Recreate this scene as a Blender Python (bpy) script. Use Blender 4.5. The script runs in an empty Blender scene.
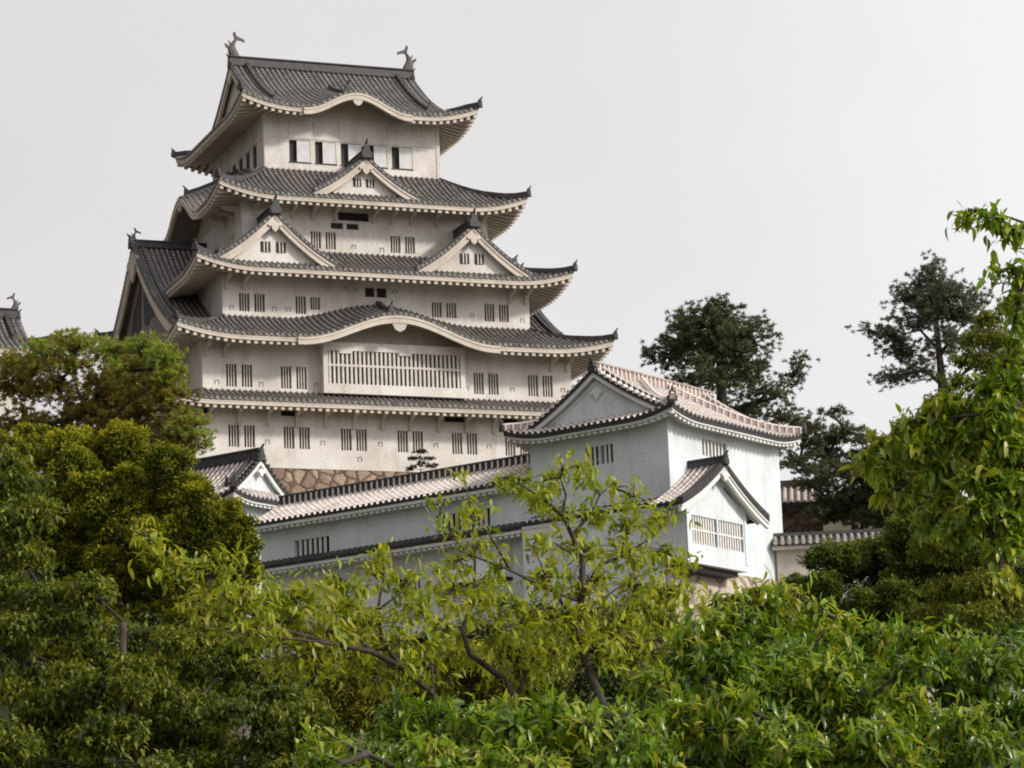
import bpy, math, random
import numpy as np
from mathutils import Vector, Matrix

# ------------------------------------------------------------------ scene, camera, world, sun
sc = bpy.context.scene
COL = sc.collection
F_PX = 3200.0; PITCH = math.radians(11.75); ROLL = math.radians(-2.22); CAM_Z = 1.6
_fw = np.array([0, math.cos(PITCH), math.sin(PITCH)]); _r0 = np.array([1.0, 0, 0]); _u0 = np.cross(_r0, _fw)
_r = math.cos(ROLL) * _r0 + math.sin(ROLL) * _u0
_u = -math.sin(ROLL) * _r0 + math.cos(ROLL) * _u0
_C = np.array([0, 0, CAM_Z])

cam_d = bpy.data.cameras.new('camera'); cam = bpy.data.objects.new('camera', cam_d); COL.objects.link(cam)
cam_d.sensor_width = 36.0; cam_d.lens = F_PX / 1024 * 36.0; cam_d.clip_start = 0.5; cam_d.clip_end = 12000
m = Matrix.Identity(4)
for i in range(3):
    m[i][0] = _r[i]; m[i][1] = _u[i]; m[i][2] = -_fw[i]; m[i][3] = _C[i]
cam.matrix_world = m
sc.camera = cam

SUN_AZ = math.atan2(0.93, -0.37); SUN_EL = math.radians(30)
w = bpy.data.worlds.new('World'); sc.world = w; w.use_nodes = True
nt = w.node_tree; nt.nodes.clear()
sky = nt.nodes.new('ShaderNodeTexSky'); sky.sky_type = 'NISHITA'; sky.sun_disc = False
sky.sun_elevation = SUN_EL; sky.sun_rotation = SUN_AZ; sky.air_density = 1.0; sky.dust_density = 6.0; sky.ozone_density = 1.0
hs = nt.nodes.new('ShaderNodeHueSaturation'); hs.inputs['Saturation'].default_value = 0.03
tc = nt.nodes.new('ShaderNodeTexCoord'); cn = nt.nodes.new('ShaderNodeTexNoise')
cn.inputs['Scale'].default_value = 7.0; cn.inputs['Detail'].default_value = 5.0; cn.inputs['Roughness'].default_value = 0.45
cr = nt.nodes.new('ShaderNodeValToRGB')
cr.color_ramp.elements[0].position = 0.3; cr.color_ramp.elements[0].color = (0.9, 0.9, 0.9, 1)
cr.color_ramp.elements[1].position = 0.7; cr.color_ramp.elements[1].color = (1.0, 1.0, 1.0, 1)
# an even high overcast veil: the cloud layer flattens the clear sky's own gradient
veil = nt.nodes.new('ShaderNodeMixRGB'); veil.blend_type = 'MIX'; veil.inputs['Fac'].default_value = 0.7
veil.inputs['Color2'].default_value = (9.6, 9.6, 9.66, 1)
mul = nt.nodes.new('ShaderNodeMixRGB'); mul.blend_type = 'MULTIPLY'; mul.inputs['Fac'].default_value = 1.0
bg = nt.nodes.new('ShaderNodeBackground'); bg.inputs['Strength'].default_value = 0.104
wo = nt.nodes.new('ShaderNodeOutputWorld')
L = nt.links.new
L(sky.outputs['Color'], hs.inputs['Color']); L(hs.outputs['Color'], veil.inputs['Color1'])
L(tc.outputs['Generated'], cn.inputs['Vector']); L(cn.outputs['Fac'], cr.inputs['Fac'])
sx = nt.nodes.new('ShaderNodeSeparateXYZ'); L(tc.outputs['Generated'], sx.inputs[0])
gr = nt.nodes.new('ShaderNodeMapRange'); gr.inputs['From Min'].default_value = -1.0; gr.inputs['From Max'].default_value = 1.0
L(sx.outputs['X'], gr.inputs['Value'])
gc = nt.nodes.new('ShaderNodeValToRGB')
gc.color_ramp.elements[0].position = 0.0; gc.color_ramp.elements[0].color = (0.25, 0.24, 0.245, 1)
gc.color_ramp.elements[1].position = 1.0; gc.color_ramp.elements[1].color = (1.0, 1.0, 1.0, 1)
e_ = gc.color_ramp.elements.new(0.42); e_.color = (0.83, 0.81, 0.805, 1)
e_ = gc.color_ramp.elements.new(0.58); e_.color = (0.985, 0.985, 0.99, 1)
L(gr.outputs[0], gc.inputs['Fac'])
mg_ = nt.nodes.new('ShaderNodeMixRGB'); mg_.blend_type = 'MULTIPLY'; mg_.inputs['Fac'].default_value = 1.0
L(veil.outputs['Color'], mg_.inputs['Color1']); L(gc.outputs['Color'], mg_.inputs['Color2'])
L(mg_.outputs['Color'], mul.inputs['Color1']); L(cr.outputs['Color'], mul.inputs['Color2'])
L(mul.outputs['Color'], bg.inputs['Color']); L(bg.outputs['Background'], wo.inputs['Surface'])

sun_d = bpy.data.lights.new('sun', 'SUN'); sun_d.energy = 2.4; sun_d.angle = math.radians(6.0); sun_d.color = (1.0, 0.94, 0.85)
sun = bpy.data.objects.new('sun', sun_d); COL.objects.link(sun)
_sd = Vector((math.sin(SUN_AZ) * math.cos(SUN_EL), math.cos(SUN_AZ) * math.cos(SUN_EL), math.sin(SUN_EL)))
sun.rotation_euler = _sd.to_track_quat('Z', 'Y').to_euler()
sun.location = (60, -40, 80)

sc.view_settings.view_transform = 'Standard'; sc.view_settings.look = 'None'
sc.view_settings.exposure = 0.26; sc.view_settings.gamma = 1.0; sc.view_settings.use_curve_mapping = False
sc.render.engine = 'CYCLES'
sc.cycles.use_denoising = True
sc.cycles.max_bounces = 6; sc.cycles.transparent_max_bounces = 4
sc.cycles.filter_width = 1.9
sc.render.film_transparent = False

rng = np.random.default_rng(7); random.seed(7)

def ray(px, py):
    return _fw + (px - 512) / F_PX * _r - (py - 384) / F_PX * _u
def at(px, py, Y):
    d = ray(px, py); return _C + d * (Y / d[1])

# ------------------------------------------------------------------ materials
def newmat(name):
    mt = bpy.data.materials.new(name); mt.use_nodes = True
    n = mt.node_tree; n.nodes.clear()
    out = n.nodes.new('ShaderNodeOutputMaterial'); p = n.nodes.new('ShaderNodeBsdfPrincipled')
    n.links.new(p.outputs['BSDF'], out.inputs['Surface'])
    return mt, n, p, out
def noise(n, scale, detail=4, rough=0.55, vec=None, stretch=None, coord='Object'):
    t = n.nodes.new('ShaderNodeTexCoord'); no = n.nodes.new('ShaderNodeTexNoise')
    no.inputs['Scale'].default_value = scale; no.inputs['Detail'].default_value = detail; no.inputs['Roughness'].default_value = rough
    if stretch:
        mp = n.nodes.new('ShaderNodeMapping'); mp.inputs['Scale'].default_value = stretch
        n.links.new(t.outputs[coord], mp.inputs['Vector']); n.links.new(mp.outputs['Vector'], no.inputs['Vector'])
    else:
        n.links.new(t.outputs[coord], no.inputs['Vector'])
    return no
def ramp(n, fac, stops):
    r = n.nodes.new('ShaderNodeValToRGB'); e = r.color_ramp.elements
    while len(e) < len(stops): e.new(0.5)
    for el, (p, c) in zip(e, stops):
        el.position = p; el.color = (*c, 1) if len(c) == 3 else c
    n.links.new(fac, r.inputs['Fac']); return r
def mix(n, fac, a, b, mode='MIX'):
    x = n.nodes.new('ShaderNodeMixRGB'); x.blend_type = mode
    if isinstance(fac, float): x.inputs['Fac'].default_value = fac
    else: n.links.new(fac, x.inputs['Fac'])
    for s, v in (('Color1', a), ('Color2', b)):
        if isinstance(v, tuple): x.inputs[s].default_value = (*v, 1)
        else: n.links.new(v, x.inputs[s])
    return x.outputs['Color']
def plaster(name, base, dark, amount=0.55, fine=0.06):
    mt, n, p, o = newmat(name)
    a = noise(n, 0.35, 5, 0.6); b = noise(n, 1.1, 5, 0.65, stretch=(1, 1, 0.22)); c = noise(n, 9, 3, 0.6)
    f1 = ramp(n, a.outputs['Fac'], [(0.42, (0, 0, 0)), (0.72, (amount,) * 3)])
    f2 = ramp(n, b.outputs['Fac'], [(0.5, (0, 0, 0)), (0.8, (amount * 0.9,) * 3)])
    col = mix(n, f1.outputs['Color'], base, dark)
    col = mix(n, f2.outputs['Color'], col, tuple(x * 0.8 for x in dark))
    f3 = ramp(n, c.outputs['Fac'], [(0.3, (1 - fine * 2,) * 3), (0.7, (1 + fine,) * 3)])
    col = mix(n, 1.0, col, f3.outputs['Color'], 'MULTIPLY')
    n.links.new(col, p.inputs['Base Color']); p.inputs['Roughness'].default_value = 0.92
    bmp = n.nodes.new('ShaderNodeBump'); bmp.inputs['Strength'].default_value = 0.25; bmp.inputs['Distance'].default_value = 0.03
    n.links.new(c.outputs['Fac'], bmp.inputs['Height']); n.links.new(bmp.outputs['Normal'], p.inputs['Normal'])
    return mt
def tile(name, base, dark, joint, jw, patch, rough=0.6):
    """roof tile; UV.x numbers the row, UV.y runs down the slope in metres; joint = lime plaster over each lap"""
    mt, n, p, o = newmat(name)
    uv = n.nodes.new('ShaderNodeTexCoord'); sp = n.nodes.new('ShaderNodeSeparateXYZ'); n.links.new(uv.outputs['UV'], sp.inputs['Vector'])
    dv = n.nodes.new('ShaderNodeMath'); dv.operation = 'DIVIDE'; dv.inputs[1].default_value = 0.36; n.links.new(sp.outputs['Y'], dv.inputs[0])
    wn = n.nodes.new('ShaderNodeTexWhiteNoise'); wn.noise_dimensions = '2D'
    fl = n.nodes.new('ShaderNodeMath'); fl.operation = 'FLOOR'; n.links.new(dv.outputs[0], fl.inputs[0])
    cb = n.nodes.new('ShaderNodeCombineXYZ'); n.links.new(sp.outputs['X'], cb.inputs['X']); n.links.new(fl.outputs[0], cb.inputs['Y'])
    n.links.new(cb.outputs[0], wn.inputs['Vector'])
    fr = n.nodes.new('ShaderNodeMath'); fr.operation = 'FRACT'; n.links.new(dv.outputs[0], fr.inputs[0])
    js = n.nodes.new('ShaderNodeMath'); js.operation = 'LESS_THAN'; js.inputs[1].default_value = jw; n.links.new(fr.outputs[0], js.inputs[0])
    a = noise(n, 0.5, 5, 0.7); b = noise(n, 4.0, 4, 0.7)
    col = mix(n, wn.outputs['Value'], dark, base)
    pt = ramp(n, a.outputs['Fac'], [(0.4, (0, 0, 0)), (0.65, (0.75,) * 3)])
    col = mix(n, pt.outputs['Color'], col, patch)
    jn = n.nodes.new('ShaderNodeMath'); jn.operation = 'MULTIPLY'; n.links.new(js.outputs[0], jn.inputs[0])
    jr = ramp(n, b.outputs['Fac'], [(0.35, (0.15,) * 3), (0.6, (1,) * 3)]); n.links.new(jr.outputs['Color'], jn.inputs[1])
    col = mix(n, jn.outputs[0], col, joint)
    n.links.new(col, p.inputs['Base Color']); p.inputs['Roughness'].default_value = rough
    return mt
def plain(name, c, rough=0.8, var=0.25, scale=3.0):
    mt, n, p, o = newmat(name); a = noise(n, scale, 4, 0.6)
    f = ramp(n, a.outputs['Fac'], [(0.3, (1 - var,) * 3), (0.7, (1 + var,) * 3)])
    n.links.new(mix(n, 1.0, c, f.outputs['Color'], 'MULTIPLY'), p.inputs['Base Color']); p.inputs['Roughness'].default_value = rough
    return mt
def stone(name, c1, c2, gap, scale):
    mt, n, p, o = newmat(name)
    t = n.nodes.new('ShaderNodeTexCoord')
    wp = noise(n, 1.2, 2, 0.5)
    mv = mix(n, 0.25, (0, 0, 0), wp.outputs['Color'], 'ADD')
    ad = n.nodes.new('ShaderNodeVectorMath'); ad.operation = 'ADD'; n.links.new(t.outputs['Object'], ad.inputs[0]); n.links.new(mv, ad.inputs[1])
    v = n.nodes.new('ShaderNodeTexVoronoi'); v.inputs['Scale'].default_value = scale; n.links.new(ad.outputs[0], v.inputs['Vector'])
    e = n.nodes.new('ShaderNodeTexVoronoi'); e.feature = 'DISTANCE_TO_EDGE'; e.inputs['Scale'].default_value = scale; n.links.new(ad.outputs[0], e.inputs['Vector'])
    sep = n.nodes.new('ShaderNodeSeparateColor'); n.links.new(v.outputs['Color'], sep.inputs[0])
    col = mix(n, sep.outputs[0], c1, c2)
    nz = noise(n, 6, 5, 0.7); f = ramp(n, nz.outputs['Fac'], [(0.25, (0.55,) * 3), (0.75, (1.25,) * 3)])
    col = mix(n, 1.0, col, f.outputs['Color'], 'MULTIPLY')
    g = ramp(n, e.outputs['Distance'], [(0.0, (1,) * 3), (0.09, (0,) * 3)])
    col = mix(n, g.outputs['Color'], col, gap)
    n.links.new(col, p.inputs['Base Color']); p.inputs['Roughness'].default_value = 0.9
    b = n.nodes.new('ShaderNodeBump'); b.inputs['Strength'].default_value = 0.9; b.inputs['Distance'].default_value = 0.15
    h = ramp(n, e.outputs['Distance'], [(0.0, (0,) * 3), (0.18, (1,) * 3)])
    n.links.new(h.outputs['Color'], b.inputs['Height']); n.links.new(b.outputs['Normal'], p.inputs['Normal'])
    return mt
def leafmat(name, stops, trans=0.3, rough=0.4, spec=0.5):
    """leaf colour picked per leaf from its own 'tone' value"""
    mt, n, p, o = newmat(name)
    at_ = n.nodes.new('ShaderNodeAttribute'); at_.attribute_name = 'tone'
    r = ramp(n, at_.outputs['Fac'], stops)
    n.links.new(r.outputs['Color'], p.inputs['Base Color']); p.inputs['Roughness'].default_value = rough
    p.inputs['Specular IOR Level'].default_value = spec
    t = n.nodes.new('ShaderNodeBsdfTranslucent'); n.links.new(mix(n, 1.0, r.outputs['Color'], (1.25, 1.3, 0.6), 'MULTIPLY'), t.inputs['Color'])
    ms = n.nodes.new('ShaderNodeMixShader'); ms.inputs['Fac'].default_value = trans
    n.links.new(p.outputs['BSDF'], ms.inputs[1]); n.links.new(t.outputs['BSDF'], ms.inputs[2]); n.links.new(ms.outputs[0], o.inputs['Surface'])
    return mt

M_KEEP = plaster('keep_plaster', (0.80, 0.75, 0.70), (0.48, 0.41, 0.36), 0.62, 0.08)
M_KEEPTRIM = plaster('keep_trim_plaster', (0.68, 0.595, 0.51), (0.42, 0.345, 0.29), 0.5)
M_KEEPSHADE = plaster('keep_shade_dark_plaster', (0.27, 0.235, 0.21), (0.14, 0.12, 0.105), 0.6)  # plaster darkened to paint in the shade of soffits and side gables
M_WHITE = plaster('white_plaster', (0.735, 0.78, 0.805), (0.48, 0.50, 0.50), 0.6, 0.06)
M_WHITETRIM = plaster('white_trim_plaster', (0.76, 0.76, 0.74), (0.5, 0.49, 0.46), 0.4)
M_OLDWALL = plaster('weathered_wall_plaster', (0.62, 0.57, 0.5), (0.36, 0.32, 0.28), 0.6)
M_TUBE = tile('keep_round_tile', (0.13, 0.115, 0.106), (0.045, 0.04, 0.039), (0.50, 0.45, 0.41), 0.2, (0.19, 0.165, 0.15))
M_PAN = tile('keep_pan_tile', (0.035, 0.032, 0.032), (0.02, 0.019, 0.019), (0.06, 0.056, 0.053), 0.2, (0.033, 0.03, 0.03))
M_EDGE = plain('keep_eave_tile', (0.20, 0.182, 0.17), 0.7, .7, 2.5)
M_RIDGE = plain('keep_ridge_tile', (0.05, 0.047, 0.046), 0.6, 0.4, 2.0)
M_ORN = plain('ornament_tile', (0.10, 0.085, 0.08), 0.7, 0.4, 3.0)
M_PINKR = plain('limed_ridge_tile', (0.34, 0.25, 0.22), 0.8, 0.3, 3.0)
M_WTUBE = tile('limed_round_tile', (0.50, 0.415, 0.38), (0.28, 0.225, 0.20), (0.80, 0.755, 0.715), 0.38, (0.58, 0.505, 0.465), 0.75)
M_WPAN = tile('limed_pan_tile', (0.11, 0.075, 0.065), (0.06, 0.042, 0.038), (0.32, 0.25, 0.22), 0.3, (0.13, 0.095, 0.085), 0.75)
M_BLACK = plain('black_eave_tile', (0.035, 0.034, 0.034), 0.6, 0.4, 4.0)
M_LIME = plain('ridge_lime', (0.72, 0.66, 0.61), 0.85, 0.15, 2.0)
M_DARK = plain('window_dark', (0.028, 0.024, 0.024), 0.7)
M_BAR = plain('window_bar_plaster', (0.66, 0.60, 0.54), 0.85, 0.12)
M_WBAR = plain('white_bar_plaster', (0.74, 0.72, 0.69), 0.85, 0.12)
M_SHUT = plain('window_shutter', (0.66, 0.65, 0.64), 0.7, 0.08)
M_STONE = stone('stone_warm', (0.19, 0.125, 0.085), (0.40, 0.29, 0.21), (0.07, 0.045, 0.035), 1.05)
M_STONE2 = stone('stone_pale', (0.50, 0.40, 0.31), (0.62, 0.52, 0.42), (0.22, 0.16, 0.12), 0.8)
M_BARK = plain('bark', (0.055, 0.042, 0.034), 0.95, 0.5, 8.0)
M_BARK2 = plain('pale_bark', (0.13, 0.105, 0.085), 0.95, 0.5, 14.0)
def gmat():
    mt, n, p, o = newmat('ground_soil'); a = noise(n, 0.15, 6, 0.65)
    r = ramp(n, a.outputs['Fac'], [(0.35, (0.035, 0.05, 0.018)), (0.65, (0.10, 0.085, 0.05))])
    n.links.new(r.outputs['Color'], p.inputs['Base Color']); p.inputs['Roughness'].default_value = 1.0; return mt
M_GROUND = gmat()

# ------------------------------------------------------------------ object helpers
def link(o, parent=None):
    COL.objects.link(o)
    if parent is not None: o.parent = parent
    return o
def tag(o, label=None, cat=None, group=None, kind=None):
    if label: o['label'] = label
    if cat: o['category'] = cat
    if group: o['group'] = group
    if kind: o['kind'] = kind
    return o
def thing(name, label, cat, loc=(0, 0, 0), rz=0.0, group=None):
    o = bpy.data.objects.new(name, None); o.location = loc; o.rotation_euler = (0, 0, rz); o.empty_display_size = 0.5
    link(o); return tag(o, label, cat, group)

class MB:
    def __init__(s): s.v = []; s.f = []; s.m = []; s.uv = []
    def vert(s, p): s.v.append((float(p[0]), float(p[1]), float(p[2]))); return len(s.v) - 1
    def face(s, idx, mi=0, uv=None):
        s.f.append(tuple(idx)); s.m.append(mi); s.uv.append(uv if uv else [(0, 0)] * len(idx))
    def quad(s, a, b, c, d, mi=0, uv=None):
        i = [s.vert(p) for p in (a, b, c, d)]; s.face(i, mi, uv)
    def poly(s, pts, mi=0): s.face([s.vert(p) for p in pts], mi)
    def hexa(s, c8, mi=0):
        i = [s.vert(p) for p in c8]
        for q in ((0, 3, 2, 1), (4, 5, 6, 7), (0, 1, 5, 4), (1, 2, 6, 5), (2, 3, 7, 6), (3, 0, 4, 7)): s.face([i[k] for k in q], mi)
    def box(s, x0, y0, z0, x1, y1, z1, mi=0, M=None):
        c = [(x0, y0, z0), (x1, y0, z0), (x1, y1, z0), (x0, y1, z0), (x0, y0, z1), (x1, y0, z1), (x1, y1, z1), (x0, y1, z1)]
        s.hexa([M(*p) for p in c] if M else c, mi)
    def rings(s, rings, mi=0, caps=True, close=True):
        ids = [[s.vert(p) for p in r] for r in rings]; k = len(ids[0])
        for a, b in zip(ids, ids[1:]):
            for j in range(k if close else k - 1):
                s.face((a[j], a[(j + 1) % k], b[(j + 1) % k], b[j]), mi)
        if caps and close:
            s.face(ids[0][::-1], mi); s.face(ids[-1], mi)
    def tube(s, pts, rad, n=6, mi=0):
        P = [Vector(p) for p in pts]; R = []
        for i, p in enumerate(P):
            d = (P[min(i + 1, len(P) - 1)] - P[max(i - 1, 0)]); d = d.normalized() if d.length > 1e-9 else Vector((0, 0, 1))
            h = Vector((0, 0, 1)) if abs(d.z) < 0.9 else Vector((1, 0, 0))
            a = d.cross(h).normalized(); b = a.cross(d)
            r = rad[i] if hasattr(rad, '__len__') else rad
            R.append([p + a * (r * math.cos(2 * math.pi * k / n)) + b * (r * math.sin(2 * math.pi * k / n)) for k in range(n)])
        s.rings(R, mi)
    def beam(s, pts, w_, h_, mi=0, lift=0.0):
        """box swept along pts: w_ across (horizontal), h_ up"""
        P = [Vector(p) for p in pts]; R = []
        for i, p in enumerate(P):
            d = P[min(i + 1, len(P) - 1)] - P[max(i - 1, 0)]; d.z = 0
            d = d.normalized() if d.length > 1e-9 else Vector((1, 0, 0))
            a = Vector((-d.y, d.x, 0)) * (w_ / 2); hh = h_[i] if hasattr(h_, '__len__') else h_
            z0 = Vector((0, 0, lift)); z1 = Vector((0, 0, lift + hh))
            R.append([p - a + z0, p + a + z0, p + a * 0.8 + z1, p - a * 0.8 + z1])
        s.rings(R, mi)
    def build(s, name, mats, parent=None, smooth=False):
        me = bpy.data.meshes.new(name); me.from_pydata(s.v, [], s.f)
        for mt in (mats if isinstance(mats, (list, tuple)) else [mats]): me.materials.append(mt)
        me.polygons.foreach_set('material_index', s.m)
        ul = me.uv_layers.new(name='UVMap'); flat = [c for u in s.uv for p in u for c in p]
        ul.data.foreach_set('uv', flat)
        if smooth: me.polygons.foreach_set('use_smooth', [True] * len(s.f))
        me.update()
        return link(bpy.data.objects.new(name, me), parent)

def sweep_board(mb, prof, M, b0, b1, h_, mi=0):
    """bargeboard: profile (a,z) top line, board of height h_ hanging below, from depth b0 to b1"""
    R = [[M(a, b0, z), M(a, b1, z), M(a, b1, z - h_), M(a, b0, z - h_)] for a, z in prof]
    mb.rings(R, mi)

# ------------------------------------------------------------------ walls with real openings
def wall_face(mb, M, a0, a1, z0, z1, holes=(), depth=0.28, mi=0):
    xs = sorted({a0, a1, *[h[0] for h in holes], *[h[1] for h in holes]}); zs = sorted({z0, z1, *[h[2] for h in holes], *[h[3] for h in holes]})
    for i in range(len(xs) - 1):
        for j in range(len(zs) - 1):
            cx = (xs[i] + xs[i + 1]) / 2; cz = (zs[j] + zs[j + 1]) / 2
            if any(h[0] < cx < h[1] and h[2] < cz < h[3] for h in holes): continue
            mb.quad(M(xs[i], 0, zs[j]), M(xs[i + 1], 0, zs[j]), M(xs[i + 1], 0, zs[j + 1]), M(xs[i], 0, zs[j + 1]), mi)
    for (p, q, r, t) in holes:
        for (e, f) in (((p, r), (q, r)), ((q, r), (q, t)), ((q, t), (p, t)), ((p, t), (p, r))):
            mb.quad(M(e[0], 0, e[1]), M(f[0], 0, f[1]), M(f[0], depth, f[1]), M(e[0], depth, e[1]), mi)
def window(parent, M, h, nb, bar_mat, bw=0.085, frame=0.0, rail=False, depth=0.28):
    p, q, r, t = h
    mb = MB(); mb.quad(M(p, depth - .004, r), M(q, depth - .004, r), M(q, depth - .004, t), M(p, depth - .004, t))
    o = mb.build('window', M_DARK, parent)
    b = MB()
    for k in range(nb):
        c = p + (q - p) * (k + 1) / (nb + 1)
        b.box(c - bw / 2, 0.05, r, c + bw / 2, 0.14, t, 0, M)
    if rail: b.box(p, 0.03, (r + t) / 2 - .04, q, 0.16, (r + t) / 2 + .04, 0, M)
    b.build('bars', bar_mat, o)
    if frame:
        f = MB()
        for (x0, x1, za, zb) in ((p - frame, q + frame, t, t + frame), (p - frame, q + frame, r - frame, r), (p - frame, p, r, t), (q, q + frame, r, t)):
            f.box(x0, -0.035, za, x1, 0.02, zb, 0, M)
        f.build('frame', bar_mat, o)
    return o

def side_maps(x0, y0, x1, y1):
    return {'S': (lambda a, b, z: (a, y0 + b, z), x0, x1), 'N': (lambda a, b, z: (a, y1 - b, z), x0, x1),
            'W': (lambda a, b, z: (x0 + b, a, z), y0, y1), 'E': (lambda a, b, z: (x1 - b, a, z), y0, y1)}

# ------------------------------------------------------------------ roofs
def half_tube(mb, pts_fn, n, r, row, mi, uvoff=0.0):
    """round tile row: pts_fn(t)-> (a,d,z), mapped by M already: returns centre + across vector"""
    seg = 5; prev = None
    for k in range(n + 1):
        (c, ac, d) = pts_fn(k / n)
        ring = [mb.vert((c[0] + ac[0] * r * math.cos(math.pi * j / seg), c[1] + ac[1] * r * math.cos(math.pi * j / seg), c[2] + ac[2] * r * math.cos(math.pi * j / seg) + r * math.sin(math.pi * j / seg))) for j in range(seg + 1)]
        if prev:
            for j in range(seg):
                mb.face((prev[0][j], prev[0][j + 1], ring[j + 1], ring[j]), mi, [(row, prev[1]), (row, prev[1]), (row, d), (row, d)])
        prev = (ring, d)
def disc(mb, c, ac, dn, r, mi):
    k = 8
    mb.face([mb.vert((c[0] + ac[0] * r * math.cos(2 * math.pi * j / k) + dn[0], c[1] + ac[1] * r * math.cos(2 * math.pi * j / k) + dn[1], c[2] + r * math.sin(2 * math.pi * j / k) + dn[2])) for j in range(k)], mi)

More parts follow.
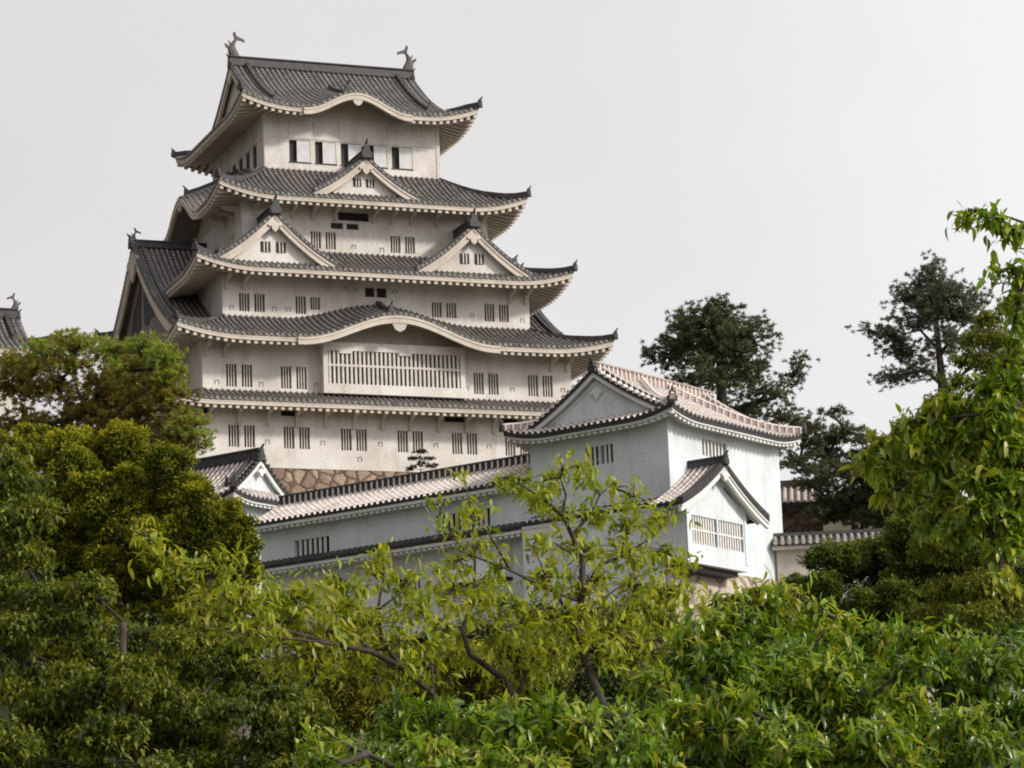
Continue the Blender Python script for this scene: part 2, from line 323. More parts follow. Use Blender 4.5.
class Roof:
    """one eaves-and-slope tier round a rectangle. Eave rectangle e=(x0,y0,x1,y1), slope runs D inward, rising `rise`."""
    def __init__(s, root, name, e, ze, rise, D, oh, sty, H=0.7, Lc=4.0, k=0.28, bumps=None, gables=None, sides='SNWE', fh=0.30, rows=0.40, wall_in=None):
        s.e = e; s.ze = ze; s.rise = rise; s.D = D; s.H = H; s.Lc = Lc; s.k = k; s.bumps = bumps or {}
        edge = sty.get('edge', .11)
        tube, pan, end, trim, sof = sty['tube'], sty['pan'], sty['end'], sty['trim'], sty['sof']
        maps = side_maps(*e); g = gables or {}
        T = MB(); Fa = MB(); R = MB(); S = MB(); Kb = MB()
        s.maps = maps
        rn = 0
        for sd in sides:
            M, a0, a1 = maps[sd]
            Ds, cut = s.D, g.get(sd, {}).get('cut')          # cut: along this side the slope is only a skirt of depth cut
            full = g.get(sd, {}).get('verge')                # verge: slope beyond the hips goes on to the ridge
            def dmax(a):
                e_ = min(a - a0, a1 - a)
                if cut: return min(e_, cut)
                if full is not None: return e_ if e_ < full else Ds
                return min(e_, Ds)
            bump = s.bumps.get(sd)
            z = lambda a, d: s.z(sd, a, d)
            n_rows = max(3, int(round((a1 - a0) / rows))); st = (a1 - a0) / n_rows
            cols = [a0 + st * (i) for i in range(n_rows + 1)]
            if full is not None: cols = sorted(set(cols + [a0 + full, a0 + full - 1e-3, a1 - full, a1 - full + 1e-3]))
            nd = 8 if not bump else 12
            for i in range(len(cols) - 1):
                p, q = cols[i], cols[i + 1]
                dp, dq = dmax(p), dmax(q)
                if full is not None and abs(dp - dq) > full: 
                    dp = dq = min(dp, dq)
                for kx in range(nd):
                    t0, t1 = kx / nd, (kx + 1) / nd
                    T.quad(M(p, dp * t0, z(p, dp * t0)), M(q, dq * t0, z(q, dq * t0)), M(q, dq * t1, z(q, dq * t1)), M(p, dp * t1, z(p, dp * t1)), 1,
                           [(i, dp * t0), (i, dq * t0), (i, dq * t1), (i, dp * t1)])
                # tile edge
                T.quad(M(p, 0, z(p, 0)), M(q, 0, z(q, 0)), M(q, 0.02, z(q, 0) - edge), M(p, 0.02, z(p, 0) - edge), 2)
            for i in range(n_rows):
                a = a0 + st * (i + .5); dm = dmax(a)
                if dm < .15: continue
                ua = np.array(M(a + .5, 0, 0)) - np.array(M(a - .5, 0, 0))
                def fn(t, a=a, dm=dm, ua=ua):
                    d = dm * t; c = M(a, d, z(a, d)); 
                    sl = (z(a + .05, d) - z(a - .05, d)) / .1
                    return c, (ua[0], ua[1], sl), d
                half_tube(T, fn, nd, rows * .27, rn + i, 0)
                c, ac, _ = fn(0); dn = np.array(M(a, -.03, 0)) - np.array(M(a, 0, 0))
                disc(T, (c[0], c[1], c[2] + .03), ac, dn, rows * .30, 2)
            rn += n_rows
            # fascia + soffit
            fine = [a0 + (a1 - a0) * i / 90 for i in range(91)]
            sl = .22
            for p, q in zip(fine, fine[1:]):
                zp, zq = z(p, 0) - .10, z(q, 0) - .10
                ins = lambda a, dd: max(min(a, a1 - dd), a0 + dd)
                P = lambda a, dd, zz: M(ins(a, dd), dd, zz)
                Fa.quad(P(p, .07, zp), P(q, .07, zq), P(q, .07, zq - fh), P(p, .07, zp - fh))
                Fa.quad(P(p, .07, zp - fh), P(q, .07, zq - fh), P(q, .24, zq - fh), P(p, .24, zp - fh))
                Fa.quad(P(p, .05, zp - .003), P(q, .05, zq - .003), P(q, .05, zq - fh * .38), P(p, .05, zp - fh * .38))
                Fa.quad(P(p, .05, zp - fh * .38), P(q, .05, zq - fh * .38), P(q, .07, zq - fh * .38), P(p, .07, zp - fh * .38))
                zs = lambda a, dd: s.zsof(sd, a, dd, fh)
                for d0, d1 in ((.22, oh * .5), (oh * .5, oh + .06)):
                    S.quad(P(p, d0, zs(p, d0)), P(q, d0, zs(q, d0)), P(q, d1, zs(q, d1)), P(p, d1, zs(p, d1)))
            # rafters
            if sty.get('raft', True):
                nr = int((a1 - a0) / sty['rs'])
                for i in range(nr):
                    a = a0 + (a1 - a0) * (i + .5) / nr
                    if bump and abs(a - bump[0]) < bump[1] * .97: continue
                    e_ = min(a - a0, a1 - a)
                    d1 = min(oh + .05, max(e_, .3)); h_ = sty['rh']
                    za, zb = s.zsof(sd, a, .14, fh), s.zsof(sd, a, d1, fh)
                    w2 = sty['rw'] / 2
                    R.hexa([M(a - w2, .14, za - h_), M(a + w2, .14, za - h_), M(a + w2, d1, zb - h_), M(a - w2, d1, zb - h_),
                            M(a - w2, .14, za + .05), M(a + w2, .14, za + .05), M(a + w2, d1, zb + .05), M(a - w2, d1, zb + .05)])
            if bump:
                ac_, wd, hh = bump[:3]
                pr = [(ac_ + wd * 1.04 * (i / 28 * 2 - 1),) for i in range(29)]
                pr = [(a, z(a, 0) - .11) for (a,) in pr]
                sweep_board(Kb, pr, M, -.06, .16, fh * 1.55)
                pr2 = [(a, zz + .004) for a, zz in pr]
                sweep_board(Kb, pr2, M, -.10, .0, fh * .5)
                # tympanum wall under the arch, on the wall plane
                ty = MB(); xs = [ac_ + wd * (i / 24 * 2 - 1) for i in range(25)]
                for p, q in zip(xs, xs[1:]):
                    ty.quad(M(p, oh - .05, s.ze - .05), M(q, oh - .05, s.ze - .05), M(q, oh - .05, s.zsof(sd, q, oh, fh) + .1), M(p, oh - .05, s.zsof(sd, p, oh, fh) + .1))
                # carved pendant under the crest
                gz = z(ac_, 0) - .11 - fh * 1.5
                pen = [(-.95, .22), (-.6, .02), (-.35, -.05), (-.22, -.3), (0, -.42), (.22, -.3), (.35, -.05), (.6, .02), (.95, .22), (.5, .3), (-.5, .3)]
                f = wd / 6.8 * .9 + .6
                Kb.rings([[M(ac_ + x * f, -.02, gz + y * f) for x, y in pen], [M(ac_ + x * f, .12, gz + y * f) for x, y in pen]])
                s_ty = ty
                s.tymp = getattr(s, 'tymp', []) + [s_ty]
        s.obj = T.build('roof', [tube, pan, end], root)
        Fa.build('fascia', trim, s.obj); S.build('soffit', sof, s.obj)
        if R.f: R.build('rafters', trim, s.obj)
        if Kb.f: Kb.build('karahafu_board', trim, s.obj)
        for t in getattr(s, 'tymp', []): t.build('tympanum', trim, s.obj)
        # hip ridges
        for (sd, end_) in sty.get('hips', (('S', 0), ('S', 1), ('N', 0), ('N', 1))):
            if sd not in sides: continue
            M, a0, a1 = maps[sd]; gd = g.get(sd, {}); hd = gd.get('verge', s.D) or s.D
            hb = MB(); pts = []
            for i in range(9):
                d = hd * (1 - i / 8) ; a = a0 + d if end_ == 0 else a1 - d
                pts.append(M(a, d, s.z(sd, a, d) + .02))
            o_ = np.array(pts[-1]) - np.array(pts[-2]); o_ = o_ / np.linalg.norm(o_[:2])
            pts.append(tuple(np.array(pts[-1]) + np.array([o_[0] * .22, o_[1] * .22, .10])))
            hw, hh = sty['ridge'][0] * .8, sty['ridge'][1] * .7
            hb.beam(pts, hw, [hh * (.25 + .75 * min(1, i / 5)) for i in range(len(pts))], 0)
            if sty.get('ribs'): ribs(hb, pts, hw, hh, sty['ribs'])
            h_o = hb.build('hip_ridge', [sty['rm'], sty['lime']], s.obj)
            e0 = np.array(pts[-1]); q = np.array([o_[0], o_[1], 0])
            ob = MB(); onigawara(ob, e0 + q * -.1, q, sty['oni']); ob.build('ridge_end_tile', sty['om'], s.obj)
    def prof(s, d):
        x = d / s.D; return s.rise * ((1 - s.k) * x + s.k * x * x)
    def z(s, sd, a, d):
        M, a0, a1 = s.maps[sd]
        e_ = max(0.0, min(a - a0, a1 - a)); up = s.H * max(0.0, 1 - e_ / s.Lc) ** 2.0 * max(0.0, 1 - d / s.D)
        zz = s.ze + s.prof(d) + up
        b = s.bumps.get(sd)
        if b and abs(a - b[0]) < b[1]:
            zz += s.barch((a - b[0]) / b[1], b[2]) * max(0.0, 1 - b[3] * d / s.D)
        return zz
    def barch(s, x, h):
        x = abs(x); c = .5 + .5 * math.cos(math.pi * x); return h * c ** 1.0
    def zsof(s, sd, a, d, fh):
        M, a0, a1 = s.maps[sd]
        e_ = max(0.0, min(a - a0, a1 - a)); up = s.H * max(0.0, 1 - e_ / s.Lc) ** 2.0 * max(0.0, 1 - d / 3.5)
        zz = s.ze - .10 - fh + .01 + up + .25 * (d - .2)
        b = s.bumps.get(sd)
        if b and abs(a - b[0]) < b[1]: zz += s.barch((a - b[0]) / b[1], b[2])
        return zz

def ribs(mb, pts, w_, h_, step):
    """lime ribs over a ridge, material slot 1"""
    P = [np.array(p, float) for p in pts]; acc = 0.0
    for p, q in zip(P, P[1:]):
        Lg = np.linalg.norm(q - p); d = (q - p) / max(Lg, 1e-6); n = np.array([-d[1], d[0], 0]); n /= max(np.linalg.norm(n), 1e-6)
        x = step - acc
        while x < Lg:
            c = p + d * x
            for s_ in (1,):
                a = n * (w_ / 2 + .03); t = d * .045
                b0 = np.array([0, 0, -.02]); b1 = np.array([0, 0, h_ + .03])
                mb.hexa([c - a - t + b0, c + a - t + b0, c + a + t + b0, c - a + t + b0, c - a - t + b1, c + a - t + b1, c + a + t + b1, c - a + t + b1], 1)
            x += step
        acc = (Lg - (x - step))
    # lime cap tiles along the top
    mb.tube([tuple(p + np.array([0, 0, h_ + .02])) for p in P], .075, 6, 1)

def onigawara(mb, p, dirv, s_=1.0):
    """ridge-end ornament: a shouldered plaque facing dirv with an upright curled horn"""
    d = np.array(dirv, float); d[2] = 0; d /= max(np.linalg.norm(d), 1e-6); n = np.array([-d[1], d[0], 0]); p = np.array(p, float)
    out = [(-.32, -.12), (-.36, .18), (-.22, .30), (-.20, .50), (-.08, .60), (.08, .60), (.20, .50), (.22, .30), (.36, .18), (.32, -.12)]
    ring = lambda off, k: [p + d * off + n * x * s_ * k + np.array([0, 0, y * s_]) for x, y in out]
    mb.rings([ring(-.14 * s_, .9), ring(.0, 1.0), ring(.12 * s_, .72)])
    mb.tube([p + d * -.02 + np.array([0, 0, .5 * s_]), p + d * .05 * s_ + np.array([0, 0, .64 * s_]), p + d * .16 * s_ + np.array([0, 0, .76 * s_]), p + d * .24 * s_ + np.array([0, 0, .86 * s_])], [.10 * s_, .08 * s_, .06 * s_, .03 * s_], 6)

def shachi(mb, p, dirv, s_=1.0):
    """dolphin-fish roof ornament: head down on the ridge facing outwards, tail curling up and inwards"""
    d = np.array(dirv, float); p = np.array(p, float)
    n = np.array([-d[1], d[0], 0])
    path = [(.02, -.1, .40), (.14, .25, .44), (.26, .55, .38), (.30, .85, .29), (.20, 1.15, .21), (.02, 1.42, .16), (-.10, 1.6, .10)]
    R = []
    for x, z_, r in path:
        c = p + d * (x * -1 + .1) * -s_ + np.array([0, 0, z_ * s_])
        R.append([c + d * (r * s_ * math.cos(t)) * .95 + n * (r * .6 * s_ * math.sin(t)) + np.array([0, 0, -.12 * r * math.cos(t)]) for t in [2 * math.pi * k / 8 for k in range(8)]])
    mb.rings(R)
    def fin(pts, th=.05):
        mb.rings([[p + d * (-x) * s_ * -1 + n * th * sg * s_ + np.array([0, 0, z_ * s_]) for x, z_ in pts] for sg in (-1, 1)])
    fin([(-.02, 1.5), (.10, 1.98), (-.05, 2.12), (-.22, 1.72)]); fin([(-.06, 1.42), (-.5, 1.40), (-.85, 1.28), (-.8, 1.5), (-.2, 1.75)])
    fin([(.45, .95), (.78, 1.12), (.70, .85), (.45, .6)]); fin([(.30, 1.2), (.48, 1.38), (.36, 1.0)])

def ridge_beam(root, pts, sty, name='ridge', h=None, w_=None):
    hb = MB(); w_ = w_ or sty['ridge'][0]; h = h or sty['ridge'][1]
    hb.beam(pts, w_, h, 0); hb.beam([tuple(np.array(p) + np.array([0, 0, h])) for p in pts], w_ * 1.25, .10, 0)
    if sty.get('ribs'): ribs(hb, pts, w_, h, sty['ribs'])
    return hb.build(name, [sty['rm'], sty['lime']], root)

def gable_profile(hw, z_ap, z_ft, n=14, k=.35, sag=1.0):
    """concave gable line from left foot over the apex to right foot: (offset, z)"""
    out = []
    for i in range(-n, n + 1):
        x = abs(i) / n; out.append((hw * i / n, z_ap - (z_ap - z_ft) * (x * (1 + k) - k * x * x)))
    return out

def gegyo(mb, M, a, b, z, s_):
    pen = [(0, .35), (-.3, .25), (-.75, .02), (-.62, -.22), (-.36, -.18), (-.30, -.48), (0, -.78), (.30, -.48), (.36, -.18), (.62, -.22), (.75, .02), (.3, .25)]
    mb.rings([[M(a + x * s_, b, z + y * s_) for x, y in pen], [M(a + x * s_ * .96, b + .14, z + y * s_) for x, y in pen]])

def dormer(root, M, ac, hw, b0, b1, z_ap, z_ft, base_z, sty, wall_mat, win=None, board=.5, k=.35, rows=.40, gegyo_s=.7, shachi_s=0, oni=1.0, setback=.55, hollow=False, side_ridge=True, verge=.55, wall_floor=-.4, kw=0.0):
    """triangular gable (chidori or great gable) standing on a slope. M(a,b,z): a along the eave, b inwards; base_z(a,b) = slope below."""
    zf = lambda a: z_ap - (z_ap - z_ft) * ((abs(a - ac) / hw) * (1 + k) - k * (abs(a - ac) / hw) ** 2)
    wall = MB(); prof = gable_profile(hw, z_ap, z_ft, 16, k)
    # gable wall
    bw = b0 + setback
    for (p, zp), (q, zq) in zip(prof, prof[1:]):
        lo = lambda a: min(base_z(ac + a, bw) + wall_floor, zf(ac + a) - .3)
        wall.quad(M(ac + p, bw, lo(p)), M(ac + q, bw, lo(q)), M(ac + q, bw, zq - .12), M(ac + p, bw, zp - .12))
    root_o = wall.build('gable_wall', wall_mat, root)
    # slopes
    T = MB(); nb = max(3, int(round((b1 - b0) / rows))); st = (b1 - b0) / nb; rn = 0
    def amax(b):
        lo, hi = 0.0, hw
        if zf(ac + hw) > base_z(ac + hw, b): return hw
        for _ in range(24):
            mid = (lo + hi) / 2
            if min(zf(ac + mid) - base_z(ac + mid, b), zf(ac - mid) - base_z(ac - mid, b)) > -.12: lo = mid
            else: hi = mid
        return lo
    ss = (-1, 1)
    for sg in ss:
        for i in range(nb):
            bA, bB = b0 + st * i, b0 + st * (i + 1); xa, xb = amax(bA), amax(bB); n = 10
            for kx in range(n):
                t0, t1 = kx / n, (kx + 1) / n
                T.quad(M(ac + sg * xa * t0, bA, zf(ac + sg * xa * t0)), M(ac + sg * xb * t0, bB, zf(ac + sg * xb * t0)), M(ac + sg * xb * t1, bB, zf(ac + sg * xb * t1)), M(ac + sg * xa * t1, bA, zf(ac + sg * xa * t1)), 1,
                       [(i, xa * t0), (i, xb * t0), (i, xb * t1), (i, xa * t1)])
            b = (bA + bB) / 2; xm = amax(b)
            if xm < .3: continue
            ub = np.array(M(ac, b + .5, 0)) - np.array(M(ac, b - .5, 0))
            def fn(t, b=b, xm=xm, sg=sg, ub=ub):
                a = ac + sg * xm * t; return M(a, b, zf(a)), (ub[0], ub[1], 0), xm * t * 1.2
            half_tube(T, fn, 10, rows * .27, rn, 0); rn += 1
            c, acv, _ = fn(1.0)
        # verge: a course of tile ends along the raking edge
        nv = int(hw * 1.25 / .36)
        for i in range(nv):
            a = ac + sg * hw * (i + .4) / nv; du = np.array(M(a, b0 - .05, 0)) - np.array(M(a, b0, 0))
            ua = np.array(M(a + .5, b0, 0)) - np.array(M(a - .5, b0, 0))
            sl = (zf(a + .05) - zf(a - .05)) / .1
            disc(T, np.array(M(a, b0, zf(a) + .05)), (ua[0], ua[1], sl), du * 1.3, .12, 2)
    # dark edge under the verge tiles
    ed = [(ac + p, zp + .10) for p, zp in prof]
    sweep_board(T, [(a, z + .12) for a, z in ed], M, b0 - .04, b0 + .34, .36, 3)
    T.build('gable_roof', [sty['tube'], sty['pan'], sty['end'], sty['rm']], root_o)
    # bargeboards
    B = MB(); pr = [(ac + p, zp - .13) for p, zp in prof]
    sweep_board(B, pr, M, b0 + .05, b0 + .22, board)
    sweep_board(B, [(a, z + .004) for a, z in pr], M, b0 - .01, b0 + .1, board * .35)
    S = MB()
    for (a, z), (a2, z2) in zip(pr, pr[1:]):
        S.quad(M(a, b0 + .15, z - .05), M(a2, b0 + .15, z2 - .05), M(a2, bw + .05, z2 - .05), M(a, bw + .05, z - .05))
    B.build('bargeboard', sty['trim'], root_o); S.build('verge_soffit', sty['sof'], root_o)
    if gegyo_s:
        G = MB(); gegyo(G, M, ac, b0 - .06, z_ap - .13 - board * 1.15, gegyo_s); G.build('gable_pendant', sty['trim'], root_o)
    # ridge
    pts = [M(ac, b0 - .1 + (b1 - b0 + .1) * t, z_ap + .02) for t in (0, .25, .5, .75, 1)]
    ridge_beam(root_o, pts, sty, h=sty['ridge'][1] * .8, w_=sty['ridge'][0] * .9)
    d = np.array(M(ac, b0 - 1, 0)) - np.array(M(ac, b0, 0))
    O = MB()
    if shachi_s: shachi(O, np.array(M(ac, b0 + .2, z_ap + .3)), d, shachi_s)
    onigawara(O, np.array(M(ac, b0 - .12, z_ap + .05)), d, oni * (1.0 if not shachi_s else .9)); O.build('ridge_end_tile', sty['om'], root_o)
    # raking ridges set in from the verge, each ending in a small tile
    if side_ridge:
        for sg in (-1, 1):
            V = MB(); pts = [M(ac + sg * hw * t, b0 + verge, zf(ac + hw * t) + .05) for t in [i / 8 * .86 for i in range(9)]]
            V.beam(pts, .26, .30, 0)
            dd = np.array(pts[-1]) - np.array(pts[-2]); onigawara(V, np.array(pts[-1]), dd, .62 * oni)
            V.build('raking_ridge', sty['rm'], root_o)
    if win:
        for (p, q, r, t, nbars) in win:
            wd = MB(); wd.box(p, bw - .03, r, q, bw + .05, t, 0, M); wo_ = wd.build('window', M_DARK, root_o)
            bb = MB()
            for kx in range(nbars):
                c = p + (q - p) * (kx + 1) / (nbars + 1); bb.box(c - .04, bw - .09, r, c + .04, bw - .02, t, 0, M)
            bb.build('bars', M_BAR, wo_)
    return root_o

KEEP = dict(tube=M_TUBE, pan=M_PAN, end=M_EDGE, trim=M_KEEPTRIM, sof=M_KEEPSHADE, rm=M_RIDGE, om=M_RIDGE, lime=M_LIME, ridge=(.42, .55), rs=.52, rw=.24, rh=.22, oni=.8)
TUR = dict(tube=M_WTUBE, pan=M_WPAN, end=M_BLACK, trim=M_WHITETRIM, sof=M_WHITETRIM, rm=M_BLACK, om=M_BLACK, lime=M_LIME, ridge=(.34, .42), rs=.36, rw=.20, rh=.14, oni=.75, ribs=.37, edge=.2)
TURD = dict(TUR, tube=M_RIDGE, pan=M_BLACK, ribs=None)

# ------------------------------------------------------------------ ground
def sst(x, a, b):
    t = min(1, max(0, (x - a) / (b - a))); return t * t * (3 - 2 * t)
def ground_z(x, y):
    hill = 14.0 * sst(y, 50, 138) + 20.5 * sst(y, 166, 200)
    hill *= 1 - sst(abs(x), 120, 420)
    hill *= 1 - sst(y, 280, 520)
    return hill
def build_ground():
    xs = sorted({-3000, -1500, -800, 800, 1500, 3000, *range(-500, 501, 20)}); ys = sorted({-1500, -600, -200, -100, 700, 900, 1400, 2400, 6000, *range(-60, 601, 10)})
    mb = MB(); ids = {}
    for y in ys:
        for x in xs: ids[(x, y)] = mb.vert((x, y, ground_z(x, y)))
    for i in range(len(xs) - 1):
        for j in range(len(ys) - 1):
            mb.face((ids[(xs[i], ys[j])], ids[(xs[i + 1], ys[j])], ids[(xs[i + 1], ys[j + 1])], ids[(xs[i], ys[j + 1])]))
    tag(mb.build('ground', M_GROUND, None, True), kind='structure')
build_ground()

# ------------------------------------------------------------------ the great keep
TH = math.radians(21.5)
K0 = (-20.733, 210.0, 45.724)
W, D = 26.75, 26.6
keep = thing('castle_keep', 'tall five-tiered white castle keep with dark tiled roofs and curved gables', 'castle', (K0[0], K0[1], K0[2]), TH)
def rect(i): return (i, i, W - i, D - i)
INS = {1: -.8, 2: 0.0, 3: 2.1, 4: 4.25, 6: 6.75}
ZB = {1: -5.35, 2: -.3, 3: 5.2, 4: 10.4, 6: 17.2}
ZT = {1: -.55, 2: 4.1, 3: 9.4, 4: 15.2, 6: 22.6}
def pair(*xs): return list(xs)
def prs(starts, z0, z1): return [h for x in starts for h in ((x, x + .74, z0, z1), (x + 1.09, x + 1.83, z0, z1))]
wins = {
 1: prs([1.5, 5.35, 9.4, 13.45, 17.4, 21.3], -4.0, -2.5),
 2: prs([1.65, 5.5], .29, 1.84) + prs([19.45, 23.5], .44, 1.95),
 3: prs([3.29], 6.05, 7.33) + [(7.33, 8.08, 6.05, 7.3), (8.4, 9.1, 6.4, 7.28)] + prs([17.3], 6.3, 7.37) + prs([21.25], 6.17, 7.44),
 4: prs([9.25, 15.15], 11.35, 12.58),
}
small = {3: [(12.41, 13.12, 7.5, 8.2), (13.26, 14.0, 7.5, 8.2)], 4: [(10.75, 11.65, 12.86, 13.3), (11.9, 12.8, 12.86, 13.3), (11.3, 13.6, 13.5, 14.15)], 1: [(5.2, 6.6, -1.78, -1.38), (16.9, 18.4, -1.78, -1.38), (21.0, 22.3, -1.78, -1.38), (-.3, .5, -1.78, -1.38)]}
topw = [(8.61 + 1.93 * i, 10.18 + 1.93 * i, 18.3, 19.93) for i in range(5)]
westw = {4: [(6.4, 7.0, 11.5, 12.6), (7.3, 7.9, 11.5, 12.6), (9.6, 10.3, 11.4, 12.4), (10.6, 11.3, 11.4, 12.4)], 3: [(5.0, 5.8, 6.1, 7.3)], 2: [(3, 3.8, .3, 1.8), (4.1, 4.9, .3, 1.8)], 1: []}
west6 = [(8.6 + 1.75 * i, 9.6 + 1.75 * i, 18.3, 19.95) for i in range(5)]
for st in (1, 2, 3, 4, 6):
    x0, y0, x1, y1 = rect(INS[st]); mp = side_maps(x0, y0, x1, y1); mb = MB()
    hs_ = {'S': wins.get(st, []) + small.get(st, []) + (topw if st == 6 else []), 'W': (westw.get(st, []) if st != 6 else west6)}
    for sd in 'SWNE':
        M, a0, a1 = mp[sd]; wall_face(mb, M, a0, a1, ZB[st], ZT[st], hs_.get(sd, []))
    if st == 6:                       # plaster posts and head beam of the top storey
        for sd in 'SW':
            M, a0, a1 = mp[sd]; n = 7 if sd == 'S' else 6
            mb.box(a0, -.05, 20.02, a1, .0, 20.2, 0, M)
            for i in range(n + 1):
                c = a0 + .12 + (a1 - a0 - .24) * i / n; mb.box(c - .11, -.045, 20.2, c + .11, 0, 22.3, 0, M)
            for c in (a0 + .13, a1 - .13): mb.box(c - .13, -.045, 17.3, c + .13, 0, 20.02, 0, M)
    wobj = mb.build('wall', M_KEEP, keep)
    for sd in 'SW':
        M, a0, a1 = mp[sd]
        if st == 6:
            for h in hs_[sd]:
                o = window(keep, M, h, 0, M_BAR, depth=.28 if sd == 'S' else .07)
                if sd == 'W': continue
                p, q, r, t = h; s_ = MB(); s_.box(p + .58, .03, r + .04, q - .02, .08, t - .04, 0, M); s_.build('shutter', M_SHUT, o)
                fr = MB(); fr.box(p - .06, -.03, r - .09, q + .06, .04, r - .005, 0, M); fr.build('sill', M_RIDGE, o)
        else:
            for h in hs_[sd]: window(keep, M, h, 3 if h[3] - h[2] > .75 else 0, M_BAR, .07 if h[3] - h[2] > .6 else .06)
# loopholes beside the windows
for st, xs in {1: [(4.2, -3.6), (8.1, -3.55), (12.2, -3.5), (16.2, -3.45), (20.1, -3.4), (3.6, -4.6), (10.7, -4.6)], 2: [(1.0, .55), (4.1, .5), (8.0, .6), (18.9, .8), (22.3, .85), (26.1, .95)], 3: [(2.75, 6.25), (5.8, 6.3), (6.8, 6.3), (11.0, 7.95), (11.7, 7.9), (14.6, 7.95), (20.3, 6.55), (24.1, 6.35)], 4: [(12.4, 11.6), (14.5, 11.5)]}.items():
    for x, z in xs:
        y = INS[st]; lp = MB()
        for (p, q, r, t) in ((-.15, .15, .12, .16), (-.15, -.11, -.14, .12), (.11, .15, -.14, .12)): lp.box(x + p, y - .03, z + r, x + q, y + .02, z + t)
        lp.build('loophole', M_KEEPSHADE, keep)

r1 = Roof(keep, 'r1', rect(-2.8), -1.12, 1.15, 2.8, 2.0, KEEP, H=.25, Lc=3.0)
r2 = Roof(keep, 'r2', rect(-2.4), 3.45, 2.25, 4.5, 2.4, KEEP, H=.75, Lc=5.0, bumps={'S': (13.3, 7.0, 1.8, .34)}, fh=.32)
r3 = Roof(keep, 'r3', rect(-.4), 8.70, 2.4, 4.65, 2.5, KEEP, H=.8, Lc=4.5)
r4 = Roof(keep, 'r4', rect(1.95), 14.50, 3.2, 4.8, 2.3, KEEP, H=.9, Lc=4.5, bumps={'W': (12.1, 4.4, 2.1, .4)})
# top roof with its gables to west and east
e5 = rect(4.45); G5 = 2.35
D5 = 13.3 - 4.45
r5 = Roof(keep, 'r5', e5, 21.75, 5.55, D5, 2.3, KEEP, H=.85, Lc=4.2, k=.42, bumps={'S': (13.1, 3.9, 1.35, 1.5)}, gables={'S': {'verge': G5 - .55}, 'N': {'verge': G5 - .55}, 'W': {'cut': G5}, 'E': {'cut': G5}})
zr5 = 21.75 + 5.55
ridge_beam(keep, [(e5[0] + G5 - .6 + (e5[2] - e5[0] - 2 * G5 + 1.2) * t, 13.3, zr5 - .05) for t in (0, .25, .5, .75, 1)], KEEP, h=.62, w_=.5)
for sg, xx in ((-1, e5[0] + G5 - .5), (1, e5[2] - G5 + .5)):
    O = MB(); shachi(O, (xx - sg * .35, 13.3, zr5 + .58), (sg, 0, 0), .95); O.build('fish_ornament', M_ORN, keep)
    O = MB(); onigawara(O, (xx, 13.3, zr5 - .1), (sg, 0, 0), 1.1); O.build('ridge_end_tile', M_RIDGE, keep)
    # gable wall, bargeboard, verge
    gx = xx - sg * .45; zf = lambda b: 21.75 + r5.prof(b); wb = MB(); n = 18; g0 = G5 - .1
    ys = [e5[1] + g0 + (D5 - g0) * 2 * i / (2 * n) for i in range(n + 1)]
    full = [(y, zf(y - e5[1])) for y in ys]; full += [(26.6 - y, z) for y, z in full[::-1][1:]]
    for (p, zp), (q, zq) in zip(full, full[1:]): wb.quad((gx, p, zf(g0) - .3), (gx, q, zf(g0) - .3), (gx, q, zq - .05), (gx, p, zp - .05))
    gw = wb.build('gable_wall', M_KEEP, keep)
    Mg = lambda a, b, z: (xx + sg * .08 - sg * b, a, z)
    bb = MB(); sweep_board(bb, [(p, z - .13) for p, z in full], Mg, .06, .26, .55); bb.build('bargeboard', M_KEEPTRIM, gw)
    bb = MB(); sweep_board(bb, [(p, z + .1) for p, z in full], Mg, 0, .5, .22); bb.build('verge_tiles', M_RIDGE, gw)
    bb = MB(); gegyo(bb, Mg, 13.3, -.03, zr5 - .9, .75); bb.build('gable_pendant', M_KEEPTRIM, gw)
    for yy, s2 in ((e5[1], 1), (e5[3], -1)):
        V = MB(); pts = [(xx - sg * 1.25, yy + s2 * b, zf(b) + .05) for b in [D5 - (D5 - 1.9) * i / 8 for i in range(9)]]
        V.beam(pts, .34, .36); onigawara(V, pts[-1], (0, -s2, 0), .9); V.build('raking_ridge', M_RIDGE, keep)
# small ridges with end tiles on the curved gables' crests
def crest(r, sd, a, d0, d1, oni):
    V = MB(); Mf = r.maps[sd][0]; pts = [Mf(a, d0 + (d1 - d0) * t, r.z(sd, a, d0 + (d1 - d0) * t) + .04) for t in (0, .25, .5, .75, 1)]
    V.beam(pts, .38, .34)
    d = np.array(Mf(a, d0 - 1, 0)) - np.array(Mf(a, d0, 0)); onigawara(V, np.array(pts[0]), d, oni); V.build('crest_ridge', M_RIDGE, keep)
crest(r2, 'S', 13.3, 1.6, 4.4, 1.0)
crest(r5, 'S', 13.1, 2.2, 6.2, 1.15)
crest(r4, 'W', 12.1, .5, 4.4, .9)
# triangular gables on the south face
sm = lambda r: (lambda a, b: r.z('S', a, b - r.e[1]))
MS = lambda a, b, z: (a, b, z)
dormer(keep, MS, 12.9, 3.9, 2.55, 6.7, 17.75, 15.05, sm(r4), KEEP, M_KEEP, win=[(12.1, 12.7, 15.7, 16.3, 2), (13.05, 13.65, 15.7, 16.3, 2)], board=.55, oni=1.35)
dormer(keep, MS, 5.5, 4.5, .55, 4.2, 12.75, 9.25, sm(r3), KEEP, M_KEEP, win=[(4.6, 5.3, 10.05, 10.8, 2), (5.7, 6.4, 10.05, 10.8, 2)], board=.62, oni=1.35)
dormer(keep, MS, 20.05, 4.35, .55, 4.2, 12.65, 9.25, sm(r3), KEEP, M_KEEP, win=[(19.15, 19.85, 10.0, 10.75, 2), (20.25, 20.95, 10.0, 10.75, 2)], board=.62, oni=1.35)
